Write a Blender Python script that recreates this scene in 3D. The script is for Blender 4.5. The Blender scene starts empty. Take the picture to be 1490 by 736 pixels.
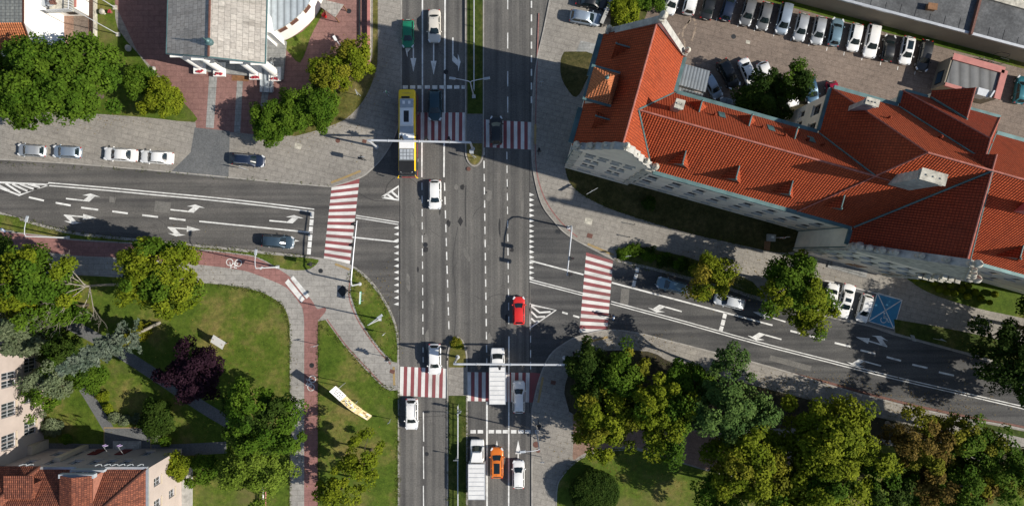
import bpy, bmesh, math, random
import numpy as np
from mathutils import Vector, Matrix
R = math.radians
PI = math.pi
sc = bpy.context.scene
C = sc.collection
HC = 100.0                                     # the drone hovers 100 m above the crossing
def W(px, py, h=0.0):                          # photograph pixel seen at height h -> world point
    k = 0.1 * (HC - h) / HC
    return Vector(((px - 745) * k, (368 - py) * k, h))
# ------------------------------------------------------------------ materials
MATS = {}
def newmat(name):
    m = bpy.data.materials.new(name); m.use_nodes = True
    nt = m.node_tree; b = nt.nodes['Principled BSDF']
    MATS[name] = m
    return m, nt, b
def nd(nt, t, **kw):
    n = nt.nodes.new(t)
    for k, v in kw.items():
        if k in n.inputs.keys(): n.inputs[k].default_value = v
        else: setattr(n, k, v)
    return n
def pos(nt, obj=False, scale=(1, 1, 1), rz=0.0):
    if obj: o = nd(nt, 'ShaderNodeTexCoord').outputs['Object']
    else: o = nd(nt, 'ShaderNodeNewGeometry').outputs['Position']
    mp = nd(nt, 'ShaderNodeMapping'); mp.inputs['Scale'].default_value = scale
    mp.inputs['Rotation'].default_value = (0, 0, rz)
    nt.links.new(o, mp.inputs['Vector']); return mp.outputs[0]
def ramp(nt, fac, stops):
    r = nd(nt, 'ShaderNodeValToRGB'); e = r.color_ramp.elements
    while len(e) < len(stops): e.new(0.5)
    for q, (p, c) in zip(e, stops): q.position = p; q.color = (*c, 1) if len(c) == 3 else c
    nt.links.new(fac, r.inputs[0]); return r.outputs[0]
def noise(nt, vec, scale, detail=4, rough=.6):
    n = nd(nt, 'ShaderNodeTexNoise'); n.inputs['Scale'].default_value = scale
    n.inputs['Detail'].default_value = detail; n.inputs['Roughness'].default_value = rough
    nt.links.new(vec, n.inputs['Vector']); return n.outputs['Fac']
def mix(nt, a, b, fac, mode='MIX'):
    m = nd(nt, 'ShaderNodeMix'); m.data_type = 'RGBA'; m.blend_type = mode
    for s, v in ((0, fac), (6, a), (7, b)):
        if isinstance(v, (float, int)): m.inputs[s].default_value = v
        elif isinstance(v, tuple): m.inputs[s].default_value = (*v, 1)
        else: nt.links.new(v, m.inputs[s])
    return m.outputs[2]
def bump(nt, b, h, s=.3, d=.02):
    u = nd(nt, 'ShaderNodeBump'); u.inputs['Strength'].default_value = s; u.inputs['Distance'].default_value = d
    nt.links.new(h, u.inputs['Height']); nt.links.new(u.outputs[0], b.inputs['Normal'])
def mul(c, k): return tuple(x * k for x in c)
def plain(name, col, rough=.6, metal=0., var=.15, sc_=1.5, obj=True, coat=0., spec=None, emit=None):
    m, nt, b = newmat(name)
    v = pos(nt, obj)
    f = noise(nt, v, sc_)
    c = ramp(nt, f, [(.3, mul(col, 1 - var)), (.7, mul(col, 1 + var))])
    nt.links.new(c, b.inputs['Base Color'])
    b.inputs['Roughness'].default_value = rough; b.inputs['Metallic'].default_value = metal
    b.inputs['Coat Weight'].default_value = coat; b.inputs['Coat Roughness'].default_value = .06
    if spec is not None: b.inputs['Specular IOR Level'].default_value = spec
    return m
def ground(name, c1, c2, c3, big=.12, fine=4., rough=.9, bs=.25, streak=None):
    g_ = name.startswith('grass')
    m, nt, b = newmat(name)
    v = pos(nt)
    a = ramp(nt, noise(nt, v, big, 8, .7), [(.36, c1), (.5, c2), (.64, c3)])
    f = noise(nt, v, fine, 5, .7)
    c = mix(nt, a, ramp(nt, f, [(.25, (.55, .55, .55)), (.5, (1, 1, 1)), (.75, (1.5, 1.5, 1.5))]), .8, 'MULTIPLY')
    if g_:
        h_ = noise(nt, v, 1.6, 5, .8)
        c = mix(nt, c, ramp(nt, h_, [(.32, (.58, .60, .55)), (.5, (1, 1, 1)), (.68, (1.5, 1.42, 1.35))]), .85, 'MULTIPLY')
        d_ = noise(nt, v, .07, 5, .65)
        c = mix(nt, c, (.17, .125, .065), ramp(nt, d_, [(.56, (0, 0, 0)), (.72, (.6, .6, .6))]))
    if streak:                                  # tyre-polished tracks that run along the lanes
        s = noise(nt, pos(nt, False, streak[0], streak[1]), 1.0, 3, .5)
        c = mix(nt, c, ramp(nt, s, [(.30, (.62, .62, .64)), (.5, (1.0, .995, .985)), (.7, (1.38, 1.35, 1.31))]), .9, 'MULTIPLY')
        q_ = noise(nt, v, .45, 8, .75)
        c = mix(nt, c, ramp(nt, q_, [(.30, (.66, .66, .67)), (.42, (1, 1, 1)), (.6, (1, 1, 1)), (.72, (1.25, 1.23, 1.2))]), .8, 'MULTIPLY')
    nt.links.new(c, b.inputs['Base Color']); b.inputs['Roughness'].default_value = rough; b.inputs['Specular IOR Level'].default_value = .15
    bump(nt, b, f, bs, .03)
    return m
def pavers(name, c1, c2, mort, w=.2, h=.1, rz=0., big=.1):
    m, nt, b = newmat(name)
    v = pos(nt, False, (1, 1, 1), rz)
    br = nd(nt, 'ShaderNodeTexBrick'); br.offset = .5
    for k, x in (('Scale', 1.), ('Mortar Size', .012), ('Brick Width', w), ('Row Height', h), ('Bias', 0.)): br.inputs[k].default_value = x
    br.inputs['Color1'].default_value = (*c1, 1); br.inputs['Color2'].default_value = (*c2, 1); br.inputs['Mortar'].default_value = (*mort, 1)
    nt.links.new(v, br.inputs['Vector'])
    b2 = nd(nt, 'ShaderNodeTexBrick'); b2.offset = .5
    for k, x in (('Scale', 1.), ('Mortar Size', .05), ('Brick Width', 1.6), ('Row Height', .8), ('Bias', 0.)): b2.inputs[k].default_value = x
    b2.inputs['Color1'].default_value = (1.05, 1.05, 1.04, 1); b2.inputs['Color2'].default_value = (.93, .93, .93, 1); b2.inputs['Mortar'].default_value = (.74, .73, .72, 1)
    nt.links.new(v, b2.inputs['Vector'])
    n1 = noise(nt, pos(nt), big, 6, .7)
    c = mix(nt, br.outputs['Color'], b2.outputs['Color'], .8, 'MULTIPLY')
    c = mix(nt, c, ramp(nt, n1, [(.3, (.72, .71, .7)), (.55, (1.02, 1.01, 1)), (.75, (1.22, 1.2, 1.17))]), .9, 'MULTIPLY')
    n2 = noise(nt, pos(nt), 1.7, 5, .75)
    c = mix(nt, c, ramp(nt, n2, [(.3, (.7, .7, .7)), (.5, (1, 1, 1)), (.72, (1.25, 1.25, 1.25))]), .75, 'MULTIPLY')
    nt.links.new(c, b.inputs['Base Color']); b.inputs['Roughness'].default_value = .88
    bump(nt, b, br.outputs['Fac'], -.2, .01)
    return m
def paint(name, col, under, wear=.42, track=(1.2, 1.2, 1), tl=.55):
    m, nt, b = newmat(name)
    f = noise(nt, pos(nt), 5., 6, .8)
    g = noise(nt, pos(nt), .5, 3, .6)
    c = ramp(nt, f, [(wear - .1, under), (wear, col)])
    c = mix(nt, c, ramp(nt, g, [(.3, (.78, .78, .77)), (.7, (1.05, 1.05, 1.05))]), 1., 'MULTIPLY')
    tk = noise(nt, pos(nt, False, track), .9, 8, .75)
    c = mix(nt, c, under, ramp(nt, tk, [(.47, (0, 0, 0)), (.68, (tl, tl, tl))]))
    nt.links.new(c, b.inputs['Base Color']); b.inputs['Roughness'].default_value = .75
    return m
def tiles(name, c1, c2, c3, w=.3, h=.36, mort=(.05, .02, .015), bs=.8, col0=False):
    m, nt, b = newmat(name)
    uv = nd(nt, 'ShaderNodeUVMap').outputs[0]
    br = nd(nt, 'ShaderNodeTexBrick'); br.offset = .0 if col0 else .5
    for k, x in (('Scale', 1.), ('Mortar Size', .05 if col0 else .022), ('Brick Width', w), ('Row Height', h), ('Bias', -.1)): br.inputs[k].default_value = x
    br.inputs['Color1'].default_value = (*c1, 1); br.inputs['Color2'].default_value = (*c2, 1); br.inputs['Mortar'].default_value = (*mort, 1)
    nt.links.new(uv, br.inputs['Vector'])
    n = noise(nt, uv, .35, 6, .7)
    c = mix(nt, br.outputs['Color'], c3, ramp(nt, n, [(.45, (0, 0, 0)), (.8, (.55, .55, .55))]))
    n2 = noise(nt, uv, 3., 4, .7)
    c = mix(nt, c, ramp(nt, n2, [(.3, (.72, .72, .72)), (.7, (1.25, 1.25, 1.25))]), .8, 'MULTIPLY')
    mp = nd(nt, 'ShaderNodeMapping'); mp.inputs['Scale'].default_value = (1.1, .16, 1); nt.links.new(uv, mp.inputs[0])
    n3 = noise(nt, mp.outputs[0], 1., 6, .7)                  # soot and moss run down the slope
    c = mix(nt, c, ramp(nt, n3, [(.3, (.60, .60, .58)), (.47, (1, 1, 1)), (.62, (1, 1, 1)), (.75, (1.25, 1.2, 1.15))]), .75, 'MULTIPLY')
    nt.links.new(c, b.inputs['Base Color']); b.inputs['Roughness'].default_value = .75; b.inputs['Specular IOR Level'].default_value = .2
    sx = nd(nt, 'ShaderNodeSeparateXYZ'); nt.links.new(uv, sx.inputs[0])
    def frac(o, p, kind):
        d = nd(nt, 'ShaderNodeMath', operation='DIVIDE'); nt.links.new(o, d.inputs[0]); d.inputs[1].default_value = p
        if kind == 'sin':
            k = nd(nt, 'ShaderNodeMath', operation='MULTIPLY'); nt.links.new(d.outputs[0], k.inputs[0]); k.inputs[1].default_value = 2 * PI
            s = nd(nt, 'ShaderNodeMath', operation='SINE'); nt.links.new(k.outputs[0], s.inputs[0]); return s.outputs[0]
        s = nd(nt, 'ShaderNodeMath', operation='FRACT'); nt.links.new(d.outputs[0], s.inputs[0]); return s.outputs[0]
    a = frac(sx.outputs[0], w, 'sin'); q = frac(sx.outputs[1], h, 'f')
    ad = nd(nt, 'ShaderNodeMath', operation='SUBTRACT'); nt.links.new(a, ad.inputs[0]); nt.links.new(q, ad.inputs[1])
    bump(nt, b, ad.outputs[0], bs, .045)
    return m
def ribbed(name, col, w=.45):
    m, nt, b = newmat(name)
    uv = nd(nt, 'ShaderNodeUVMap').outputs[0]
    wv = nd(nt, 'ShaderNodeTexWave', wave_type='BANDS', bands_direction='X'); wv.inputs['Scale'].default_value = .314 / w; wv.inputs['Distortion'].default_value = 0
    nt.links.new(uv, wv.inputs[0])
    c = mix(nt, ramp(nt, wv.outputs[1], [(.0, mul(col, .55)), (.25, col), (1, mul(col, 1.2))]), ramp(nt, noise(nt, uv, .8, 5, .7), [(.3, (.75, .75, .75)), (.7, (1.2, 1.2, 1.2))]), .8, 'MULTIPLY')
    nt.links.new(c, b.inputs['Base Color']); b.inputs['Roughness'].default_value = .5
    bump(nt, b, wv.outputs[1], .5, .05)
    return m
ASP = (.075, .073, .071)
ground('asphalt', (.092, .090, .087), (.114, .111, .106), (.134, .130, .123), .09, 5., streak=((1.25, .02, 1), 0))
ground('asphalt_west', (.080, .078, .076), (.098, .095, .091), (.118, .113, .108), .1, 5., streak=((.03, 1.1, 1), R(6)))
ground('asphalt_east', (.066, .067, .068), (.082, .082, .082), (.10, .099, .097), .1, 5., streak=((.03, 1.1, 1), R(14.5)))  # darker and bluer than the other roads: shadow put into the colour
ground('asphalt_patch', (.12, .117, .11), (.15, .145, .135), (.18, .172, .16), .8, 6.)
ground('tar', (.028, .028, .03), (.038, .038, .04), (.05, .05, .05), .8, 6.)
ground('tyre_film', (.074, .072, .070), (.094, .091, .087), (.116, .112, .106), .35, 3.)
ground('drive', (.105, .11, .115), (.125, .13, .133), (.15, .152, .153), .2, 5.)
ground('grass', (.046, .084, .008), (.074, .110, .014), (.165, .140, .046), .11, 6., bs=.9)
ground('grass_lush', (.030, .052, .008), (.046, .066, .012), (.085, .086, .026), .2, 6., bs=.9)
ground('grass_dry', (.070, .078, .016), (.11, .105, .03), (.17, .14, .058), .25, 5., bs=.9)
ground('grass_shade', (.040, .042, .013), (.056, .054, .019), (.085, .072, .03), .2, 5., bs=.9)  # browner grass, with the shade on the school lawns darkened into its colour
ground('earth', (.03, .026, .018), (.045, .04, .024), (.06, .055, .03), .3, 4.)
ground('sand', (.22, .17, .13), (.28, .22, .17), (.33, .27, .21), .8, 6.)
ground('far_ground', (.05, .06, .02), (.075, .08, .03), (.1, .095, .05), .02, 1.)
pavers('paver', (.27, .255, .23), (.33, .31, .28), (.16, .15, .135), .2, .1, R(14))
pavers('paver_grey', (.32, .31, .29), (.38, .37, .345), (.21, .20, .19), .2, .1, 0)
pavers('paver_red', (.24, .125, .112), (.30, .165, .145), (.14, .08, .072), .2, .1, 0)
pavers('paver_lot', (.185, .145, .120), (.24, .192, .160), (.09, .07, .058), .24, .12, R(14))
pavers('paver_pink', (.25, .155, .115), (.32, .2, .15), (.13, .09, .07), .2, .1, R(10))
pavers('bike_red', (.27, .13, .12), (.32, .16, .145), (.19, .10, .09), .2, .1, 0)
pavers('slab_grey', (.25, .26, .255), (.30, .305, .3), (.15, .15, .15), .5, .5, 0)
plain('kerb', (.30, .285, .26), .85, var=.25, sc_=1.2, obj=False)
plain('kerb_old', (.17, .15, .125), .9, var=.35, sc_=1.5, obj=False)
paint('white_paint', (.76, .76, .74), (.12, .115, .11), .36)
paint('cross_white', (.70, .69, .67), (.18, .165, .155), .40, (.9, .10, 1), .62)
paint('cross_white_west', (.72, .71, .69), (.18, .165, .155), .39, (.10, .9, 1), .5)
paint('cross_red_west', (.27, .07, .075), (.13, .085, .08), .43, (.10, .9, 1), .7)
paint('cross_red', (.25, .062, .068), (.115, .075, .072), .44, (.9, .10, 1), .75)
paint('yellow_paint', (.36, .25, .10), (.2, .17, .12), .46)
paint('blue_paint', (.035, .235, .42), (.05, .16, .25), .33)
tiles('tile', (.33, .060, .021), (.42, .082, .028), (.22, .050, .024), .31, .36, (.17, .030, .011), .6, True)
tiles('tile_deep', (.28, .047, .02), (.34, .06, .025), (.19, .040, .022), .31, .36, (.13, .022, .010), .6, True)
tiles('tile_old', (.16, .055, .036), (.32, .11, .062), (.07, .036, .03), .26, .3, bs=.6)
tiles('tile_orange', (.50, .17, .07), (.58, .21, .09), (.35, .13, .07))
tiles('slate', (.33, .305, .275), (.44, .41, .37), (.2, .2, .19), .75, .75, (.16, .15, .14), .15)
tiles('slate_dark', (.16, .17, .165), (.2, .21, .2), (.12, .13, .13), .6, .4, (.07, .07, .07), .3)
ribbed('metal_roof', (.16, .18, .20), .42)
ribbed('zinc', (.34, .38, .41), .9)
ribbed('felt_ribs', (.105, .108, .11), 1.4)
plain('copper', (.085, .16, .165), .55, .3, var=.3, sc_=.8)
plain('plaster', (.76, .68, .56), .9, var=.12, sc_=.5)
plain('plaster_pink', (.43, .365, .33), .9, var=.1, sc_=.4)
plain('plaster_cream', (.52, .44, .33), .9, var=.12)
plain('white_wall', (.80, .79, .76), .85, var=.04)
plain('beige_wall', (.27, .235, .18), .9, var=.1, sc_=.4)
plain('stone', (.42, .40, .34), .92, var=.45, sc_=1.6)
plain('stone_grey', (.36, .355, .33), .92, var=.3, sc_=1.3)
plain('brick', (.30, .125, .085), .9, var=.25, sc_=3)
plain('ridge', (.34, .12, .09), .85, var=.35, sc_=3)
plain('coping', (.42, .17, .15), .85, var=.12)
ground('felt', (.075, .078, .082), (.10, .104, .108), (.15, .155, .16), .25, 3.)
plain('wood', (.20, .10, .045), .8, var=.3, sc_=3)
plain('frame_dark', (.06, .05, .042), .6, var=.2)
plain('boards', (.30, .28, .25), .85, var=.25, sc_=2)
plain('white_metal', (.52, .54, .57), .4, .1, var=.05)
plain('galv', (.50, .52, .54), .4, .5, var=.12)
plain('dark_metal', (.03, .032, .035), .5, .3, var=.2)
plain('rust', (.14, .065, .05), .8, .2, var=.3, sc_=4)
plain('black', (.012, .012, .013), .5, var=.2)
plain('rubber', (.016, .016, .016), .85, var=.2)
plain('chrome', (.62, .62, .63), .2, .9, var=.04)
plain('glass', (.008, .016, .019), .06, var=.2, spec=.8)
plain('window_glass', (.03, .036, .042), .08, var=.3, spec=.7)
plain('lamp_red', (.42, .012, .012), .25, var=.1)
plain('lamp_clear', (.62, .64, .66), .12, var=.05)
plain('sign_blue', (.03, .13, .42), .45, var=.06)
plain('sign_red', (.5, .03, .03), .45, var=.06)
plain('sign_green', (.05, .42, .33), .45, var=.1)
plain('sign_white', (.75, .75, .74), .5, var=.04)
plain('ad_yellow', (.62, .50, .27), .5, var=.3, sc_=2)
plain('truck_white', (.66, .66, .65), .5, var=.10, sc_=1.1)
plain('sign_yellow', (.62, .40, .06), .5, var=.25, sc_=3)
plain('light_green', (.03, .3, .12), .4)
plain('bark', (.075, .058, .04), .95, var=.35, sc_=3)
plain('bark_pale', (.26, .235, .195), .95, var=.3, sc_=3)
plain('skin', (.42, .25, .17), .6, var=.06)
plain('hair', (.03, .02, .014), .7)
plain('dark_red', (.13, .012, .018), .6)
plain('lilac', (.45, .42, .55), .8)
plain('purple_cloth', (.22, .12, .34), .9)
plain('flower', (.33, .025, .04), .8, var=.3, sc_=8)
plain('bus_yellow', (.86, .56, .010), .3, var=.05, coat=.5)
plain('bus_red', (.42, .035, .045), .3, var=.05, coat=.5)
plain('light_grey', (.36, .39, .42), .5, var=.1)
plain('mid_grey', (.15, .165, .18), .5, var=.15)
def carpaint(name, col, metal=0.):
    return plain('car_' + name, col, .38, metal, var=.05, sc_=1.2, coat=.35)
for n_, c_, m_ in (('white', (.74, .74, .73), 0), ('cream', (.62, .58, .51), .1), ('silver', (.36, .38, .40), .35), ('steel', (.27, .33, .40), .4), ('grey', (.15, .155, .16), .35),
                   ('black', (.012, .014, .016), .1), ('navy', (.012, .022, .05), .2), ('blue', (.03, .085, .15), .3), ('teal', (.02, .055, .075), .25), ('bluegrey', (.15, .24, .30), .3), ('slateblue', (.045, .075, .105), .3), ('pearl', (.58, .61, .64), .15),
                   ('green', (.012, .19, .10), .15), ('red', (.62, .025, .022), .05), ('orange', (.68, .17, .018), .1), ('cherry', (.36, .01, .04), .1), ('petrol', (.03, .16, .2), .3)):
    carpaint(n_, c_, m_)
m, nt, b = newmat('foliage')
at = nd(nt, 'ShaderNodeAttribute'); at.attribute_name = 'tint'
nt.links.new(at.outputs['Color'], b.inputs['Base Color']); b.inputs['Roughness'].default_value = .75; b.inputs['Specular IOR Level'].default_value = .08
tr = nd(nt, 'ShaderNodeBsdfTranslucent'); nt.links.new(at.outputs['Color'], tr.inputs[0])
ms = nd(nt, 'ShaderNodeMixShader'); ms.inputs[0].default_value = .27
nt.links.new(b.outputs[0], ms.inputs[1]); nt.links.new(tr.outputs[0], ms.inputs[2])
nt.links.new(ms.outputs[0], nt.nodes['Material Output'].inputs[0])
# ------------------------------------------------------------------ mesh builder
class MB:
    def __init__(s): s.v = []; s.f = []; s.m = []
    def poly(s, pts, mi=0):
        n = len(s.v); s.v += [tuple(p) for p in pts]; s.f.append(tuple(range(n, n + len(pts)))); s.m.append(mi); return s
    def grid(s, rows, mi=0, closed=False, flip=False):
        n = len(s.v); c = len(rows[0])
        for r in rows: s.v += [tuple(p) for p in r]
        for i in range(len(rows) - 1):
            for j in range(c if closed else c - 1):
                k = (j + 1) % c
                q = (n + i * c + j, n + i * c + k, n + (i + 1) * c + k, n + (i + 1) * c + j)
                s.f.append(q[::-1] if flip else q); s.m.append(mi)
        return s
    def prism(s, pts, z0, z1, mi=0, top=None, bottom=True, scale=1.):
        a = sum((p[0] * pts[(i + 1) % len(pts)][1] - pts[(i + 1) % len(pts)][0] * p[1]) for i, p in enumerate(pts))
        if a < 0: pts = pts[::-1]
        cx = sum(p[0] for p in pts) / len(pts); cy = sum(p[1] for p in pts) / len(pts)
        lo = [(p[0], p[1], z0) for p in pts]; hi = [(cx + (p[0] - cx) * scale, cy + (p[1] - cy) * scale, z1) for p in pts]
        n = len(pts)
        for i in range(n): s.poly([lo[i], lo[(i + 1) % n], hi[(i + 1) % n], hi[i]], mi)
        s.poly(hi, mi if top is None else top)
        if bottom: s.poly(lo[::-1], mi)
        return s
    def box(s, c, d, rz=0., mi=0, taper=1., top=None):
        x, y = d[0] / 2, d[1] / 2; ca, sa = math.cos(rz), math.sin(rz)
        pts = [(c[0] + ca * a - sa * b_, c[1] + sa * a + ca * b_) for a, b_ in ((-x, -y), (x, -y), (x, y), (-x, y))]
        return s.prism(pts, c[2], c[2] + d[2], mi, top=top, scale=taper)
    def tube(s, path, rad, n=8, mi=0, cap=True):
        path = [Vector(p) for p in path]
        if not hasattr(rad, '__len__'): rad = [rad] * len(path)
        rows = []; up = Vector((0, 0, 1))
        for i, p in enumerate(path):
            d = (path[min(i + 1, len(path) - 1)] - path[max(i - 1, 0)]).normalized()
            a = d.cross(up if abs(d.z) < .95 else Vector((1, 0, 0))).normalized(); b_ = a.cross(d)
            rows.append([p + (a * math.cos(2 * PI * j / n) + b_ * math.sin(2 * PI * j / n)) * rad[i] for j in range(n)])
        s.grid(rows, mi, True)
        if cap: s.poly(rows[0], mi); s.poly(rows[-1][::-1], mi)
        return s
    def ball(s, c, r, n=10, mi=0, sz=1.):
        rows = []
        for i in range(n // 2 + 1):
            t = PI * (.02 + .96 * i / (n // 2)) 
            rows.append([(c[0] + r * math.sin(t) * math.cos(2 * PI * j / n), c[1] + r * math.sin(t) * math.sin(2 * PI * j / n), c[2] - r * sz * math.cos(t)) for j in range(n)])
        s.grid(rows, mi, True); s.poly(rows[0][::-1], mi); s.poly(rows[-1], mi); return s
    def lathe(s, c, prof, n=14, mi=0):
        rows = [[(c[0] + r * math.cos(2 * PI * j / n), c[1] + r * math.sin(2 * PI * j / n), c[2] + z) for j in range(n)] for r, z in prof]
        s.grid(rows, mi, True); s.poly(rows[-1], mi); return s
    def mesh(s, name, mats, smooth=False, uv=False):
        me = bpy.data.meshes.new(name); me.from_pydata(s.v, [], s.f)
        for m_ in ([mats] if isinstance(mats, str) else mats): me.materials.append(MATS[m_])
        me.polygons.foreach_set('material_index', s.m)
        if smooth: me.polygons.foreach_set('use_smooth', [True] * len(s.f))
        if uv:
            ul = me.uv_layers.new(name='UVMap')
            for p in me.polygons:
                nrm = p.normal; t = Vector((0, 0, 1)).cross(nrm)
                t = t.normalized() if t.length > .02 else Vector((1, 0, 0))
                q = nrm.cross(t)
                for li in p.loop_indices:
                    co = me.vertices[me.loops[li].vertex_index].co
                    ul.data[li].uv = (co.dot(t), co.dot(q))
        me.update(); return me
    def build(s, name, mats, parent=None, loc=(0, 0, 0), rz=0., smooth=False, uv=False):
        o = bpy.data.objects.new(name, s.mesh(name, mats, smooth, uv)); C.objects.link(o)
        o.location = loc; o.rotation_euler = (0, 0, rz)
        if parent: o.parent = parent
        return o
def tag(o, label=None, cat=None, group=None, kind=None):
    if label: o['label'] = label
    if cat: o['category'] = cat
    if group: o['group'] = group
    if kind: o['kind'] = kind
    return o
def thing(name, label, cat, loc=(0, 0, 0), rz=0., group=None):
    o = bpy.data.objects.new(name, None); C.objects.link(o); o.empty_display_size = .2
    o.location = loc; o.rotation_euler = (0, 0, rz)
    return tag(o, label, cat, group)
def copy_tree(o, parent=None):
    c = o.copy(); C.objects.link(c)
    if parent: c.parent = parent
    for ch in o.children: copy_tree(ch, c)
    return c
def cr(pts, n=5):                               # smooth curve through the points
    out = []; P = [pts[0]] + list(pts) + [pts[-1]]
    for i in range(1, len(P) - 2):
        a, b_, c, d = (np.array(q, float) for q in P[i - 1:i + 3])
        for k in range(n):
            t = k / n
            out.append(tuple(.5 * (2 * b_ + (c - a) * t + (2 * a - 5 * b_ + 4 * c - d) * t * t + (3 * b_ - a - 3 * c + d) * t ** 3)))
    out.append(tuple(pts[-1])); return out
def G(pts): return [W(*p[:2])[:2] for p in pts]
def strip_pts(pts, w):
    pts = [Vector(p) for p in pts]; L, Rr = [], []
    for i, p in enumerate(pts):
        d = (pts[min(i + 1, len(pts) - 1)] - pts[max(i - 1, 0)]).normalized(); n = Vector((-d.y, d.x))
        L.append(p + n * w / 2); Rr.append(p - n * w / 2)
    return L, Rr
def sheet(name, pts, z, m_, depth=.2):
    mb = MB(); mb.prism(G(pts), z - depth, z, bottom=False)
    return tag(mb.build(name, m_), kind='structure')
def band(mb, pts, w, z, mi=0, depth=0.):
    L, Rr = strip_pts(pts, w)
    for i in range(len(L) - 1):
        mb.poly([(*Rr[i], z), (*Rr[i + 1], z), (*L[i + 1], z), (*L[i], z)], mi)
        if depth:
            mb.poly([(*L[i], z), (*L[i + 1], z), (*L[i + 1], z - depth), (*L[i], z - depth)], mi)
            mb.poly([(*Rr[i + 1], z), (*Rr[i], z), (*Rr[i], z - depth), (*Rr[i + 1], z - depth)], mi)
def kerb(pts, m_='kerb', w=.18, z=.135, name='kerb'):
    mb = MB(); band(mb, G(pts), w, z, 0, .2)
    return tag(mb.build(name, m_), kind='structure')
# ------------------------------------------------------------------ ground, roads, pavements
g_ = MB(); g_.poly([(-900, -900, -.06), (900, -900, -.06), (900, 900, -.06), (-900, 900, -.06)])
tag(g_.build('ground', 'far_ground'), kind='structure')
sheet('main_road', [(540, -120), (800, -120), (800, 860), (540, 860)], 0, 'asphalt', .05)
sheet('west_road', [(-250, 190), (400, 200), (583, 230), (583, 450), (440, 400), (-250, 400)], .004, 'asphalt_west', .05)
sheet('east_road', [(772, 255), (860, 300), (1760, 540), (1760, 740), (772, 530)], .004, 'asphalt_east', .05)
k_nw = [(-250, 214), (0, 232), (100, 238), (200, 246), (300, 255), (400, 265), (482, 272)] + cr([(482, 272), (523, 259), (540, 247), (557, 229), (570, 208), (579, 185), (584, 150)], 4)[1:] + [(584, -120)]
sheet('pavement', k_nw + [(-250, -120)], .12, 'paver'); kerb(k_nw)
k_ne = [(801, -120), (800, 0)] + cr([(800, 0), (791, 45), (780, 95), (775, 150), (774, 220), (777, 254), (788, 296), (807, 323), (826, 342), (860, 361), (895, 379)], 4)[1:] + cr([(895, 379), (950, 392), (1004, 407), (1060, 421), (1101, 435), (1150, 448), (1200, 460), (1265, 474), (1300, 486), (1420, 519), (1490, 542), (1760, 630)], 3)[1:]
sheet('pavement', k_ne + [(1760, -120)], .12, 'paver'); kerb(k_ne)
k_sw = [(-250, 300)] + cr([(0, 309), (30, 318), (75, 331), (119, 340), (209, 349), (300, 358), (400, 368), (466, 376), (510, 386), (539, 408), (561, 439), (575, 470), (580, 500)], 4) + [(580, 860)]
sheet('pavement', k_sw + [(-250, 860)], .12, 'paver_grey'); kerb(k_sw)
k_se = [(774, 860), (774, 595)] + cr([(774, 595), (785, 550), (800, 517), (820, 500), (842, 489), (882, 480), (923, 483), (960, 492), (1023, 508), (1120, 533), (1204, 559), (1268, 577), (1332, 593), (1412, 610), (1490, 624), (1760, 690)], 4)[1:]
sheet('pavement', k_se + [(1760, 860)], .12, 'paver'); kerb(k_se[:2] + k_se[2:]); 
leaf_litter = MB(); band(leaf_litter, G([(1150, 543), (1204, 556), (1268, 574), (1332, 590), (1412, 607), (1490, 621)]), .35, .008)
tag(leaf_litter.build('gutter_litter', 'rust'), kind='stuff')
# traffic islands
def rr(x0, x1, y0, y1, rt=0, rb=0):
    p = []; m_ = (x0 + x1) / 2; a = (x1 - x0) / 2
    p += [(m_ - a * math.cos(t), y0 + rt - rt * math.sin(t)) for t in np.linspace(0, PI, 13)] if rt else [(x0, y0), (x1, y0)]
    p += [(m_ + a * math.cos(t), y1 - rb + rb * math.sin(t)) for t in np.linspace(0, PI, 13)] if rb else [(x1, y1), (x0, y1)]
    return p
for q in (rr(677, 704, -120, 243, 0, 22), rr(650.5, 680, 489, 860, 34, 0)):
    sheet('median', q, .12, 'kerb_old')
kerb(rr(677.5, 703.5, -120, 242, 0, 22) + [(677.5, -120)], w=.16); kerb(rr(651, 679.5, 490, 860, 34, 0) + [(651, 520)], w=.16)
sheet('median_paving', [(678.8, 167), (702.3, 167), (702.3, 210), (678.8, 210)], .128, 'drive', .06)
sheet('median_paving', [(652.4, 533), (678.2, 533), (678.2, 578), (652.4, 578)], .128, 'paver', .06)
sheet('median_grass', rr(680, 702.5, -120, 166), .15, 'grass_lush', .08); sheet('median_grass', rr(679.5, 701.5, 209, 240, 0, 20), .15, 'grass_dry', .08)
sheet('median_grass', rr(653, 678, 492, 534, 34, 0), .15, 'grass_dry', .08); sheet('median_grass', rr(653, 678, 575, 860), .15, 'grass_lush', .08)
# north-west corner: church square
Z1, Z2, Z3 = .126, .133, .14
sheet('plaza', [(165, -120), (165, 0), (200, 75), (250, 130), (284, 168), (286, 187), (370, 196), (450, 176), (500, 130), (537, 100), (541, -120)], Z1, 'paver_red', .04)
sheet('driveway', [(284, 186), (335, 191), (333, 259), (330, 260), (248, 252), (278, 222)], Z1 + .003, 'drive', .03)
for p in ([(305, 111), (316.5, 111), (311.5, 187), (300, 186)], [(345.5, 117), (354, 117), (350, 194), (341, 193)], [(382, 132), (392, 132), (388, 156), (379, 156)]): sheet('paving_strip', p, Z2, 'slab_grey', .03)
sheet('lawn', cr([(142, -120), (142, 0), (140, 60), (110, 90), (60, 110), (-40, 120), (-60, 162), (40, 163), (156, 167), (230, 173), (284, 178), (281, 164), (248, 130), (222, 105), (200, 77), (172, 42), (168, 0), (168, -120)], 2), .15, 'grass', .05)
sheet('lawn', cr([(413, 61), (440, 47), (458, 28), (468, 12), (473, 14), (462, 35), (452, 55), (447, 70), (437, 92), (425, 82), (413, 68)], 2), .15, 'grass', .05)
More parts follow.
